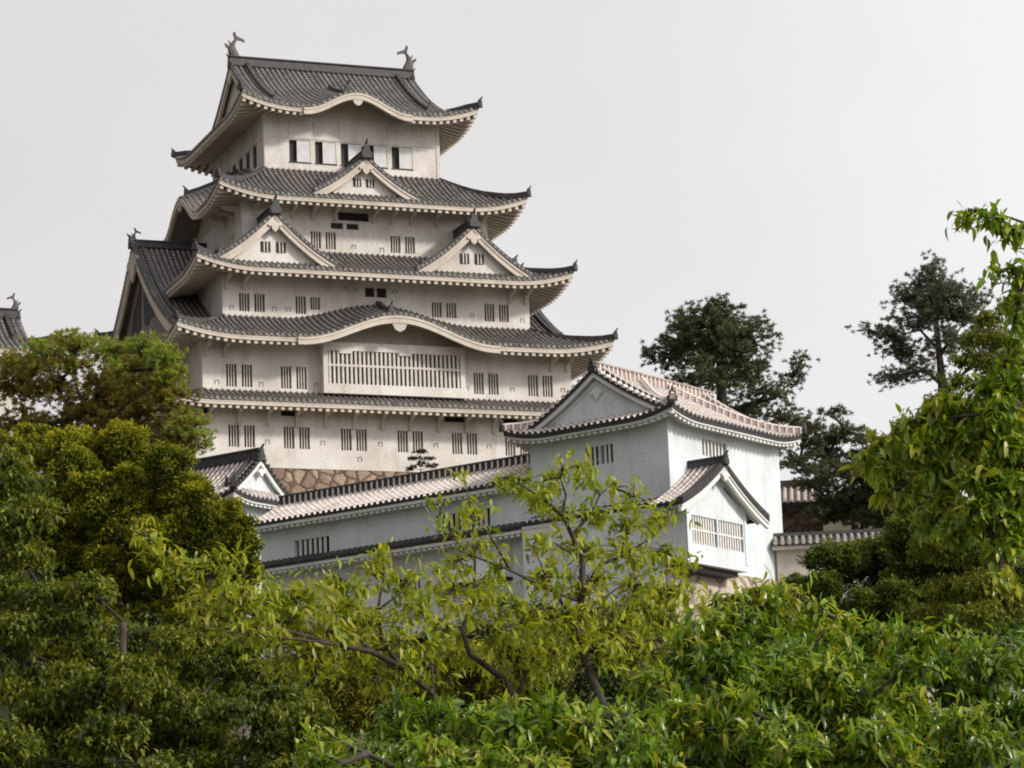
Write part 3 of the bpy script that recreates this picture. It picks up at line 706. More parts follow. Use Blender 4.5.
# great west and east gables
KG = dict(KEEP)
MWs = lambda a, b, z: (b, a, z)
MEs = lambda a, b, z: (W - b, a, z)
for Mx, sd in ((MWs, 'W'), (MEs, 'E')):
    bz = lambda a, b, sd=sd: r2.z(sd, a, b - r2.e[0])
    dormer(keep, Mx, 13.3, 12.2, -1.25, 4.2, 13.1, 4.45, bz, KG, M_KEEPSHADE, win=[(10.6, 11.6, 5.6, 6.6, 3), (12.0, 13.0, 5.6, 6.6, 3), (13.6, 14.6, 5.6, 6.6, 3)], board=.85, k=.5, gegyo_s=2.0, shachi_s=.55 if sd == 'W' else 0, oni=1.2, setback=.72, verge=.7, wall_floor=-.2)  # side gable walls take the darkened plaster, their shade put into colour
for Mx in (MWs, MEs):
    for sg in (-1, 1):
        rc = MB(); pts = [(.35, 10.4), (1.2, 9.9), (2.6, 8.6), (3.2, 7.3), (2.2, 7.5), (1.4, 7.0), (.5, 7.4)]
        rc.rings([[Mx(13.3 + sg * a, -.535 + dy, z) for a, z in pts] for dy in (-.05, .04)]); rc.build('gable_recess_shade', M_DARK, keep)  # flat near-black plates on the wall paint the shade of carved recesses
# projecting lattice window under the curved gable
lx0, lx1, lz0, lz1, lp = 8.38, 18.4, -.02, 3.15, .85
lat = MB(); lat.box(lx0, -lp + .26, lz0 + .1, lx1, .02, lz1); lo = lat.build('lattice_window', M_DARK, keep)
fr = MB(); fr.box(lx0 - .12, -lp, lz0 - .05, lx1 + .12, .03, lz0 + .62); fr.box(lx0 - .12, -lp, 2.92, lx1 + .12, .03, lz1 + .35); fr.box(lx0 - .12, -lp, lz0 + .62, lx0 + .22, .03, 2.92); fr.box(lx1 - .22, -lp, lz0 + .62, lx1 + .12, .03, 2.92)
fr.build('frame', M_KEEP, lo)
br = MB(); nbr = 31
for i in range(nbr):
    c = lx0 + .22 + (lx1 - lx0 - .44) * (i + .5) / nbr; br.box(c - .075, -lp + .06, lz0 + .6, c + .075, -lp + .2, 2.94)
br.box(lx0 + .2, -lp + .04, 1.82, lx1 - .2, -lp + .23, 1.97); br.build('bars', M_BAR, lo)
cp = MB()
for c in (9.9, 14.2): cp.box(c - .45, -lp - .02, 2.72, c + .45, -lp + .15, 2.93)
cp.build('plaque', M_KEEP, lo)
# curved brackets under the eaves
def bracket(M, a, zt, drop, reach, w_=.2):
    b = MB(); pr = [(0, -drop), (.16, -drop), (.20, -drop * .62), (.36, -drop * .40), (reach * .55, -.36), (reach, -.20), (reach, .06), (reach * .5, .02), (0, .02)]
    b.rings([[M(a - w_ / 2, -x, zt + z) for x, z in pr], [M(a + w_ / 2, -x, zt + z) for x, z in pr]]); b.build('bracket', M_KEEPTRIM, keep)
mp1 = side_maps(*rect(INS[1]))
for i in range(14): bracket(mp1['S'][0], .2 + 2.03 * i, -1.22, 1.30, 1.65, .26)
for i in range(3): bracket(mp1['W'][0], .2 + 2.03 * i, -1.22, 1.30, 1.65, .26)
mp4 = side_maps(*rect(4.25))
for a in (5.2, 6.6, 7.9, 9.4, 11.0, 13.9, 15.3, 16.7, 18.6, 20.9, 22.0): bracket(mp4['S'][0], a, 14.25, .85, 1.3, .15)
for a in (5.0, 6.2, 8.0): bracket(mp4['W'][0], a, 14.25, .85, 1.3, .15)
for st, z in ((2, 3.15), (3, 8.4)):
    mm = side_maps(*rect(INS[st]))
    for a in (mm['S'][1] + .25, mm['S'][1] + 1.5, mm['S'][2] - 1.5, mm['S'][2] - .3): bracket(mm['S'][0], a, z, .9, 1.4, .18)

def rot2(p, th, o): return (o[0] + p[0] * math.cos(th) - p[1] * math.sin(th), o[1] + p[0] * math.sin(th) + p[1] * math.cos(th), o[2] + p[2])
# stone base of the keep: battered
sb = MB(); t_, b_ = -.75, -4.6
top = [(t_, t_, -5.34), (W - t_, t_, -5.34), (W - t_, D - t_, -5.34), (t_, D - t_, -5.34)]
bot = [(b_, b_, -14.5), (W - b_, b_, -14.5), (W - b_, D - b_, -14.5), (b_, D - b_, -14.5)]
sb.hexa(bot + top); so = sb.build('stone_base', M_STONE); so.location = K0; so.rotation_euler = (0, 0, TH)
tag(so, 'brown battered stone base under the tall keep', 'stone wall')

# ------------------------------------------------------------------ white corner turret
TP = math.radians(-35.8); T0 = (7.337, 150.0, 28.57)
tur = thing('corner_turret', 'white two-storey corner turret with pale tiled hip-and-gable roof and gabled bay', 'turret', T0, TP)
tx0, ty0, tx1, ty1 = -8.13, 0.0, 0.0, 10.1
mpT = side_maps(tx0, ty0, tx1, ty1); mb = MB()
lw = [(-4.83, -4.05, .57, 1.5), (-3.95, -3.2, .57, 1.5)]; rw = [(3.0, 5.2, .86, 1.7)]
M, a0, a1 = mpT['S']; wall_face(mb, M, a0, a1, -7.0, 2.35, lw + [(-7.4, -6.7, -3.6, -2.75)])
M, a0, a1 = mpT['E']; wall_face(mb, M, a0, a1, -4.75, 2.35, rw)
for sd in 'WN': M, a0, a1 = mpT[sd]; wall_face(mb, M, a0, a1, -7, 2.35)
mb.build('wall', M_WHITE, tur)
for h in lw: window(tur, mpT['S'][0], h, 2, M_WBAR, .11, depth=.28)
window(tur, mpT['S'][0], (-7.4, -6.7, -3.6, -2.75), 2, M_WBAR, .09)
window(tur, mpT['E'][0], rw[0], 6, M_WBAR, .12)
for (x, z) in ((-1.5, .63),):
    lp_ = MB()
    for (p, q, r, t) in ((-.2, .2, .16, .2), (-.2, .2, -.2, -.16), (-.2, -.16, -.16, .16), (.16, .2, -.16, .16)): lp_.box(x + p, -.025, z + r, x + q, .01, z + t)
    lp_.build('loophole', M_WHITETRIM, tur)
eT = (tx0 - .9, ty0 - .9, tx1 + .9, ty1 + .9); DT = 4.065 + .9; GT = 1.0
rt = Roof(tur, 'rt', eT, 2.38, 2.85, DT, .9, dict(TUR, rm=M_PINKR), H=.42, Lc=2.6, k=.3, fh=.20, rows=.36, gables={'W': {'verge': GT - .35}, 'E': {'verge': GT - .35}, 'S': {'cut': GT}, 'N': {'cut': GT}})
zrT = 2.38 + 2.85; xc = -4.065
ridge_beam(tur, [(xc, -.15 + 10.4 * t, zrT - .04) for t in (0, .25, .5, .75, 1)], dict(TUR, rm=M_PINKR), h=.38, w_=.36)
for sg, yy in ((-1, -.2), (1, 10.3)):
    O = MB(); onigawara(O, (xc, yy, zrT - .02), (0, sg, 0), .85); O.build('ridge_end_tile', M_BLACK, tur)
    zf = lambda b: 2.38 + rt.prof(b); gy = yy - sg * .35; n = 14; g0 = GT - .05
    xs_ = [eT[0] + g0 + (DT - g0) * i / n for i in range(n + 1)]
    full = [(x, zf(x - eT[0])) for x in xs_]; full += [(2 * xc - x, z) for x, z in full[::-1][1:]]
    wb = MB()
    for (p, zp), (q, zq) in zip(full, full[1:]): wb.quad((p, gy, zf(g0) - .25), (q, gy, zf(g0) - .25), (q, gy, zq - .04), (p, gy, zp - .04))
    # raised plaster moulding on the gable
    gw = wb.build('gable_wall', M_WHITE, tur)
    Mg = lambda a, b, z: (a, yy + sg * .02 - sg * b, z)
    bb = MB(); inner = [(xc + (p - xc) * .76, zf(g0) + .12 + (z - zf(g0)) * .74) for p, z in full]; sweep_board(bb, inner, Mg, .30, .37, .10)
    gegyo(bb, Mg, xc, .25, zrT - 1.05, .5); bb.build('gable_moulding', M_WHITETRIM, gw)
    bb = MB(); sweep_board(bb, [(p, z - .1) for p, z in full], Mg, .06, .2, .24); bb.build('bargeboard', M_WHITETRIM, gw)
    bb = MB(); sweep_board(bb, [(p, z + .12) for p, z in full], Mg, 0, .34, .22, 0)
    nv = 26
    for i in range(nv):
        k_ = i / (nv - 1) * (len(full) - 1); j = min(int(k_), len(full) - 2); f_ = k_ - j
        a = full[j][0] * (1 - f_) + full[j + 1][0] * f_; z = full[j][1] * (1 - f_) + full[j + 1][1] * f_
        bb.tube([Mg(a, -.06, z + .14), Mg(a, .30, z + .14)], .10, 6, 1)
    bb.build('verge_tiles', [M_BLACK, M_LIME if sg < 0 else M_WTUBE], gw)
    for xx, s2 in ((eT[0], 1), (eT[2], -1)):
        V = MB(); pts = [(xx + s2 * b, yy - sg * .75, zf(b) + .05) for b in [DT - (DT - 1.25) * i / 7 for i in range(8)]]
        V.beam(pts, .24, .24); ribs(V, pts, .24, .24, .37); V.build('raking_ridge', [M_BLACK if sg < 0 else M_PINKR, M_LIME], tur)
# lower pent roof along the turret's left face, ending at the bay
def pent_roof(root, x0, x1, y0, depth, z_e, rise, sty, rows=.36, name='pent_roof'):
    T = MB(); n = int((x1 - x0) / rows); st = (x1 - x0) / n; R = MB()
    for i in range(n):
        p, q = x0 + st * i, x0 + st * (i + 1)
        T.quad((p, y0, z_e), (q, y0, z_e), (q, y0 + depth, z_e + rise), (p, y0 + depth, z_e + rise), 1, [(i, 0), (i, 0), (i, depth), (i, depth)])
        T.quad((p, y0, z_e), (q, y0, z_e), (q, y0 + .02, z_e - .12), (p, y0 + .02, z_e - .12), 2)
        c = (p + q) / 2
        half_tube(T, lambda t, c=c: ((c, y0 + depth * t, z_e + rise * t), (1, 0, 0), depth * t), 3, rows * .27, i, 0)
        disc(T, (c, y0, z_e + .03), (1, 0, 0), (0, -.03, 0), rows * .32, 2)
        R.box(c - .09, y0 + .12, z_e - .42, c + .09, y0 + depth, z_e - .26)
    o = T.build(name, [sty['tube'], sty['pan'], sty['end']], root)
    R.box(x0, y0 + .06, z_e - .28, x1, y0 + depth, z_e - .10); R.build('fascia', sty['trim'], o)
    return o
pent_roof(tur, -8.1, -.2, -1.05, 1.04, -1.95, .42, TURD)
# gabled bay on the right face
bay = MB(); bu, bv0, bv1, bz0 = 1.4, -.95, 4.35, -4.9
MB_ = lambda a, b, z: (bu - b, a, z)           # faces +x; a along v, b inwards
hole = [(-.45, 1.72, -3.98, -2.62), (1.88, 4.05, -3.98, -2.62)]
wall_face(bay, MB_, bv0, bv1, bz0, -2.2, hole, .22)
prB = gable_profile(3.0, -.55, -2.1, 10, .3); vc = 1.7
for (p, zp), (q, zq) in zip(prB, prB[1:]):
    p2, q2 = max(bv0, vc + p), min(bv1, vc + q)
    if q2 > p2: bay.quad((bu, p2, -2.2), (bu, q2, -2.2), (bu, q2, zq), (bu, p2, zp))
bay.quad((bu, bv0, bz0), (0, bv0, bz0), (0, bv0, -1.7), (bu, bv0, -1.7)); bay.quad((bu, bv1, bz0), (0, bv1, bz0), (0, bv1, -1.7), (bu, bv1, -1.7))
bay.quad((bu, bv0, bz0), (bu, bv1, bz0), (0, bv1, bz0), (0, bv0, bz0))
bay.quad((0, bv0, -6.5), (-8.1, bv0, -6.5), (-8.1, bv0, -1.75), (0, bv0, -1.75)); bay.quad((0.0, bv0, -6.5), (0.0, 0, -6.5), (0, 0, -1.75), (0, bv0, -1.75))
# mouldings round the bay front
for (x0, x1, za, zb) in ((bv0, bv0 + .28, bz0 + .3, -2.2), (bv1 - .2, bv1, bz0 + .3, -2.2)): bay.box(x0, -.05, za, x1, .02, zb, 0, MB_)
bo = bay.build('bay', M_WHITE, tur)
for h in hole: window(tur, MB_, h, 9, M_WBAR, .10, rail=True, depth=.22)
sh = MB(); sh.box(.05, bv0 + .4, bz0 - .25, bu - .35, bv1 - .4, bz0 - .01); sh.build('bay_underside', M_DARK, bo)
bgm = lambda a, b, z: (b, a, z)
MBG = lambda a, b, z: (2.0 - b, a, z)
dm = dormer(tur, MBG, 1.7, 3.85, 0.0, 2.05, .0, -2.25, lambda a, b: -9.0, dict(TUR, ridge=(.3, .34), ribs=None), M_WHITE, board=.34, k=.3, rows=.36, gegyo_s=.45, oni=.7, setback=.62, side_ridge=False, wall_floor=8.0)
for sg in (-1, 1):
    bw_ = MB()   # row-end tiles along both eaves of the bay
    bw_.box(0.05, 1.7 + sg * 3.78 - .06, -2.36, 1.95, 1.7 + sg * 3.78 + .06, -2.2)
    for i in range(6): bw_.tube([(2.0 - .18 - .34 * i, 1.7 + sg * 3.72, -2.18), (2.0 - .18 - .34 * i, 1.7 + sg * 3.92, -2.26)], .10, 7, 0)
    bw_.build('eave_tiles', M_BLACK, dm)
# stone base below
sb = MB(); sb.hexa([(-9.5, -2.6, -16), (2.0, -2.6, -16), (2.0, 12, -16), (-9.5, 12, -16), (-8.3, -.6, -6.4), (.15, -.6, -4.76), (.15, 10.2, -4.76), (-8.3, 10.2, -6.4)])
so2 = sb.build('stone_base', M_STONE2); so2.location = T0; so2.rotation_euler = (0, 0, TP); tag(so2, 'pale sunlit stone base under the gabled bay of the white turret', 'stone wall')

# ------------------------------------------------------------------ long gallery
gal = thing('long_gallery', 'long low white gallery with limed tile roof running left from the turret', 'building', T0, TP)
gx0, gx1, gy1 = -25.6, -8.14, 4.4
mg = MB(); gw_ = [(-23.3, -20.98, -1.78, -.78), (-14.1, -12.5, -1.58, -.66), (-12.2, -10.7, -1.58, -.66)]; gl = [(-15.9, -15.2, -4.3, -3.4)]
mpG = side_maps(gx0, 0, gx1, gy1)
wall_face(mg, mpG['S'][0], gx0, gx1, -6.7, .15, gw_ + gl); 
for sd in 'WN': M, a0, a1 = mpG[sd]; wall_face(mg, M, a0, a1, -6.7, .15)
mg.poly([(gx0, 0, .15), (gx0, 4.4, .15), (gx0, 2.2, 1.6)])
# stone-drop box low on the wall
for (x0, x1) in ((-13.2, -9.4),): mg.hexa([(x0, -.75, -4.3), (x1, -.75, -4.3), (x1, 0, -4.3), (x0, 0, -4.3), (x0, -.1, -2.4), (x1, -.1, -2.4), (x1, 0, -2.4), (x0, 0, -2.4)])
mg.build('wall', M_WHITE, gal)
for h in gw_: window(gal, mpG['S'][0], h, 6 if h[1] - h[0] > 2 else 4, M_WBAR, .13)
window(gal, mpG['S'][0], gl[0], 2, M_WBAR, .08)
dk = MB(); dk.box(-13.15, -.73, -4.42, -9.45, 0, -4.31); dk.build('drop_opening', M_DARK, gal)
for nm, y0, y1, sd_ in (('roof', -.75, 2.2, 1), ('roof', 5.15, 2.2, -1)):
    T = MB(); n = int(17.6 / .36); st = (gx1 - gx0 + .5) / n; ze_, zr_ = .27, 1.72
    zz = lambda t: ze_ + (zr_ - ze_) * (.85 * t + .15 * t * t); R = MB()
    for i in range(n):
        p, q = gx0 - .5 + st * i, gx0 - .5 + st * (i + 1); c = (p + q) / 2
        for kx in range(4):
            t0, t1 = kx / 4, (kx + 1) / 4; Y = lambda t: y0 + (y1 - y0) * t
            T.quad((p, Y(t0), zz(t0)), (q, Y(t0), zz(t0)), (q, Y(t1), zz(t1)), (p, Y(t1), zz(t1)), 1, [(i, t0 * 3.3), (i, t0 * 3.3), (i, t1 * 3.3), (i, t1 * 3.3)])
        T.quad((p, y0, ze_), (q, y0, ze_), (q, y0 + .02 * sd_, ze_ - .12), (p, y0 + .02 * sd_, ze_ - .12), 2)
        half_tube(T, lambda t, c=c: ((c, y0 + (y1 - y0) * t, zz(t)), (1, 0, 0), t * 3.3), 4, .097, i, 0)
        disc(T, (c, y0, ze_ + .03), (1, 0, 0), (0, -.03 * sd_, 0), .115, 2)
        R.box(c - .10, min(y0 + .12 * sd_, y0 + .75 * sd_), ze_ - .42, c + .10, max(y0 + .12 * sd_, y0 + .75 * sd_), ze_ - .27)
    o = T.build(nm, [M_WTUBE, M_WPAN, M_BLACK], gal)
    R.box(gx0 - .5, min(y0 + .06 * sd_, y0 + .74 * sd_), ze_ - .28, gx1, max(y0 + .06 * sd_, y0 + .74 * sd_), ze_ - .11); R.build('fascia', M_WHITETRIM, o)
ridge_beam(gal, [(gx0 - .4 + (gx1 - gx0 + .3) * t, 2.2, 1.66) for t in (0, .25, .5, .75, 1)], TUR, h=.42)
pent_roof(gal, gx0, gx1 - .05, -1.05, 1.04, -2.08, .40, TURD)
sb = MB(); sb.hexa([(gx0 - 1.6, -2.2, -16.5), (gx1 - .2, -2.2, -16.5), (gx1 - .2, 6, -16.5), (gx0 - 1.6, 6, -16.5), (gx0 - .15, -.15, -6.69), (gx1 - .2, -.15, -6.69), (gx1 - .2, 4.6, -6.69), (gx0 - .15, 4.6, -6.69)])
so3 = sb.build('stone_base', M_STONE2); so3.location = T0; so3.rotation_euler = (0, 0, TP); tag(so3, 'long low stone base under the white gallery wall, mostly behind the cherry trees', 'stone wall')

# ------------------------------------------------------------------ small turret at the gallery's left end
stu = thing('small_turret', 'small turret with pale tiled gable roof and black ridge tiles beside the yellow-green tree', 'turret', T0, TP)
eS = (-39.5, 2.25, -29.3, 8.75); DS = 3.25; GS = 1.15
ms = MB(); mpS = side_maps(-38.7, 3.05, -30.1, 7.95)
for sd in 'SWNE': M, a0, a1 = mpS[sd]; wall_face(ms, M, a0, a1, -5.9, 2.75)
ms.build('wall', M_WHITE, stu)
sb = MB(); sb.hexa([(-40.2, 1.5, -18), (-28.6, 1.5, -18), (-28.6, 9.4, -18), (-40.2, 9.4, -18), (-38.85, 2.9, -5.9), (-29.95, 2.9, -5.9), (-29.95, 8.1, -5.9), (-38.85, 8.1, -5.9)]); sb.build('stone_footing', M_STONE2, stu)
rs = Roof(stu, 'rs', eS, 2.75, 2.5, DS, .8, dict(TUR, tube=M_WTUBE, ribs=None), H=.35, Lc=2.0, k=.35, fh=.2, rows=.36, gables={'S': {'verge': GS - .35}, 'N': {'verge': GS - .35}, 'E': {'cut': GS}, 'W': {'cut': GS}})
zS = 5.25
ridge_beam(stu, [(eS[0] + GS - .3 + (eS[2] - eS[0] - 2 * GS + .6) * t, 5.5, zS - .04) for t in (0, .3, .6, .85, 1)], dict(TUR, ribs=None), h=.5, w_=.36)
for sg, xx in ((-1, eS[0] + GS - .35), (1, eS[2] - GS + .35)):
    O = MB(); onigawara(O, (xx, 5.5, zS - .05), (sg, 0, 0), .95); O.build('ridge_end_tile', M_BLACK, stu)
    zf = lambda b: 2.75 + rs.prof(b); gx = xx - sg * .35; n = 12; g0 = GS - .05
    ys = [eS[1] + g0 + (DS - g0) * i / n for i in range(n + 1)]; full = [(y, zf(y - eS[1])) for y in ys]; full += [(11.0 - y, z) for y, z in full[::-1][1:]]
    wb = MB()
    for (p, zp), (q, zq) in zip(full, full[1:]): wb.quad((gx, p, zf(g0) - .2), (gx, q, zf(g0) - .2), (gx, q, zq - .04), (gx, p, zp - .04))
    gw = wb.build('gable_wall', M_WHITE, stu); Mg = lambda a, b, z: (xx + sg * .03 - sg * b, a, z)
    bb = MB(); sweep_board(bb, [(p, z - .1) for p, z in full], Mg, .05, .2, .28); gegyo(bb, Mg, 5.5, .0, zS - .75, .42); bb.build('bargeboard', M_WHITETRIM, gw)
    bb = MB(); sweep_board(bb, [(p, z + .12) for p, z in full], Mg, 0, .34, .22, 0)
    for i in range(17):
        k_ = i / 16 * (len(full) - 1); j = min(int(k_), len(full) - 2); f_ = k_ - j
        bb.tube([Mg(full[j][0] * (1 - f_) + full[j + 1][0] * f_, -.06, full[j][1] * (1 - f_) + full[j + 1][1] * f_ + .14), Mg(full[j][0] * (1 - f_) + full[j + 1][0] * f_, .3, full[j][1] * (1 - f_) + full[j + 1][1] * f_ + .14)], .10, 6, 0)
    bb.build('verge_tiles', M_BLACK, gw)
    for yy, s2 in ((eS[1], 1), (eS[3], -1)):
        V = MB(); pts = [(xx - sg * .7, yy + s2 * b, zf(b) + .05) for b in [DS - (DS - 1.2) * i / 6 for i in range(7)]]
        V.beam(pts, .26, .26); onigawara(V, pts[-1], (0, -s2, 0), .7); V.build('raking_ridge', M_BLACK, stu)

# ------------------------------------------------------------------ west small keep (far left) 
skp = thing('small_keep', 'small keep with dark tiled roof and fish ornament at the far left edge', 'castle', K0, TH)
eK = (-25.0, 5.5, -8.5, 14.5); DK = 4.5; GK = 2.2; zk = 3.6
ms = MB(); mpK = side_maps(-23.3, 7.2, -10.2, 12.8)
for sd in 'SWNE': M, a0, a1 = mpK[sd]; wall_face(ms, M, a0, a1, -14, zk - .2)
ms.build('wall', M_KEEP, skp)
rk = Roof(skp, 'rk', eK, zk, 3.1, DK, 1.7, KEEP, H=.6, Lc=3.0, k=.4, gables={'S': {'verge': GK - .5}, 'N': {'verge': GK - .5}, 'E': {'cut': GK}, 'W': {'cut': GK}})
zK = zk + 3.1
ridge_beam(skp, [(eK[0] + GK - .5 + (eK[2] - eK[0] - 2 * GK + .9) * t, 10, zK - .05) for t in (0, .3, .6, 1)], KEEP, h=.6)
for sg, xx in ((-1, eK[0] + GK - .5), (1, eK[2] - GK + .45)):
    O = MB(); shachi(O, (xx - sg * .3, 10, zK + .5), (sg, 0, 0), .62); O.build('fish_ornament', M_ORN, skp)
    O = MB(); onigawara(O, (xx, 10, zK - .1), (sg, 0, 0), .9); O.build('ridge_end_tile', M_RIDGE, skp)
    zf = lambda b: zk + rk.prof(b); gx = xx - sg * .4; n = 10; g0 = GK - .1
    ys = [eK[1] + g0 + (DK - g0) * i / n for i in range(n + 1)]; full = [(y, zf(y - eK[1])) for y in ys]; full += [(20.0 - y, z) for y, z in full[::-1][1:]]
    wb = MB()
    for (p, zp), (q, zq) in zip(full, full[1:]): wb.quad((gx, p, zf(g0) - .3), (gx, q, zf(g0) - .3), (gx, q, zq - .05), (gx, p, zp - .05))
    gw = wb.build('gable_wall', M_KEEP, skp); Mg = lambda a, b, z: (xx + sg * .08 - sg * b, a, z)
    bb = MB(); sweep_board(bb, [(p, z - .1) for p, z in full], Mg, .05, .22, .4); bb.build('bargeboard', M_KEEPTRIM, gw)
    bb = MB(); sweep_board(bb, [(p, z + .1) for p, z in full], Mg, 0, .5, .2); bb.build('verge_tiles', M_RIDGE, gw)
    for yy, s2 in ((eK[1], 1), (eK[3], -1)):
        V = MB(); pts = [(xx - sg * .9, yy + s2 * b, zf(b) + .05) for b in [DK - (DK - 1.6) * i / 6 for i in range(7)]]
        V.beam(pts, .3, .34); onigawara(V, pts[-1], (0, -s2, 0), .8); V.build('raking_ridge', M_RIDGE, skp)

# ------------------------------------------------------------------ tile-capped plaster wall on the right, gatehouse behind it
pw = thing('plaster_wall', 'weathered plaster wall with dark tile capping running right from the turret', 'wall', (13.2, 157.5, 24.57), math.radians(-3.0))
mb = MB(); mb.box(-.4, -.22, -11.5, 14.5, .22, .95); mb.build('wall', M_OLDWALL, pw)
def cap_roof(root, x0, x1, hw, z_e, z_r, mats, rows=.34, base=0):
    T = MB(); n = int((x1 - x0) / rows); st = (x1 - x0) / n
    for sg in (-1, 1):
        for i in range(n):
            p, q = x0 + st * i, x0 + st * (i + 1); c = (p + q) / 2
            T.quad((p, sg * hw, z_e), (q, sg * hw, z_e), (q, 0, z_r), (p, 0, z_r), 1, [(i, 0), (i, 0), (i, 1), (i, 1)])
            T.quad((p, sg * hw, z_e), (q, sg * hw, z_e), (q, sg * hw, z_e - .1), (p, sg * hw, z_e - .1), 2)
            half_tube(T, lambda t, c=c, sg=sg: ((c, sg * hw * (1 - t), z_e + (z_r - z_e) * t), (1, 0, 0), t * 1.1 + c), 2, .095, i, 0)
            disc(T, (c, sg * hw, z_e + .03), (1, 0, 0), (0, sg * .03, 0), .11, 0)
    T.beam([(x0, 0, z_r - .02), (x1, 0, z_r - .02)], .26, .20, 3)
    T.box(x0, -hw + .1, z_e - .28, x1, hw - .1, z_e - .1, 4)
    return T.build('tile_capping', mats, root)
M_BROWN = stone('brown_rubble', (0.13, 0.085, 0.055), (0.2, 0.135, 0.09), (0.05, 0.035, 0.025), 1.6)
M_GTUBE = tile('grey_round_tile', (0.26, 0.23, 0.21), (0.16, 0.14, 0.13), (0.48, 0.44, 0.4), 0.25, (0.3, 0.26, 0.23))
cap_roof(pw, -.6, 14.5, .75, 1.05, 1.5, [M_GTUBE, M_PAN, M_BLACK, M_RIDGE, M_OLDWALL])
gh = thing('gatehouse', 'low gatehouse with pale tiled roof on brown stone, glimpsed behind the tile-capped plaster wall', 'building', (13.6, 168, 27.9), math.radians(-6))
mb = MB(); mb.box(-.2, 0.4, -14.5, 2.6, 3.2, 1.45); mb.build('wall', M_BROWN, gh)
T = MB()
n = 9
for sg in (-1, 1):
    for i in range(n):
        p, q = -.6 + 3.2 * i / n, -.6 + 3.2 * (i + 1) / n; c = (p + q) / 2
        T.quad((p, 1.8 + sg * 2.1, 1.55), (q, 1.8 + sg * 2.1, 1.55), (q, 1.8, 2.75), (p, 1.8, 2.75), 1, [(i, 0), (i, 0), (i, 2), (i, 2)])
        T.quad((p, 1.8 + sg * 2.1, 1.55), (q, 1.8 + sg * 2.1, 1.55), (q, 1.8 + sg * 2.0, 1.35), (p, 1.8 + sg * 2.0, 1.35), 2)
        half_tube(T, lambda t, c=c, sg=sg: ((c, 1.8 + sg * 2.1 * (1 - t), 1.55 + 1.2 * t), (1, 0, 0), t * 2.4), 3, .1, i, 0)
T.beam([(-.7, 1.8, 2.7), (2.7, 1.8, 2.7)], .36, .4, 2)
T.build('roof', [M_WTUBE, M_WPAN, M_BLACK], gh)
g = MB(); g.poly([(-.55, -.2, 1.55), (-.55, 3.8, 1.55), (-.55, 1.8, 2.72)]); g.build('gable_wall', M_WHITE, gh)
#TREES#
# ------------------------------------------------------------------ trees
def leaf_mesh(name, parent, mat, pos, dirs, ups, length, width, tone, fold=.25, droop=.2):
    """many small folded leaves as one crown: each leaf is two quads meeting along its midrib"""
    N = len(pos); d = dirs / np.linalg.norm(dirs, axis=1, keepdims=True)
    s_ = np.cross(d, ups); s_ /= np.maximum(np.linalg.norm(s_, axis=1, keepdims=True), 1e-6); n_ = np.cross(s_, d)
    Lh = length[:, None]; wv = (length * width)[:, None]
    v = np.empty((N, 5, 3))
    v[:, 0] = pos
    v[:, 1] = pos + d * Lh * .42 + s_ * wv * .5 + n_ * wv * fold
    v[:, 2] = pos + d * Lh - n_ * Lh * droop
    v[:, 3] = pos + d * Lh * .42 - s_ * wv * .5 + n_ * wv * fold
    v[:, 4] = pos + d * Lh * .48
    me = bpy.data.meshes.new(name); me.vertices.add(N * 5); me.vertices.foreach_set('co', v.reshape(-1).astype(np.float32))
    base = (np.arange(N) * 5)[:, None]
    f = np.concatenate([base + np.array([0, 4, 2, 1]), base + np.array([0, 3, 2, 4])], axis=1).reshape(-1)
    me.loops.add(N * 8); me.loops.foreach_set('vertex_index', f.astype(np.int32))
    me.polygons.add(N * 2); me.polygons.foreach_set('loop_start', (np.arange(N * 2) * 4).astype(np.int32)); me.polygons.foreach_set('loop_total', np.full(N * 2, 4, np.int32))
    a = me.attributes.new('tone', 'FLOAT', 'POINT'); a.data.foreach_set('value', np.repeat(tone, 5).astype(np.float32))
    me.materials.append(mat); me.update(calc_edges=True); me.validate()
    return link(bpy.data.objects.new(name, me), parent)

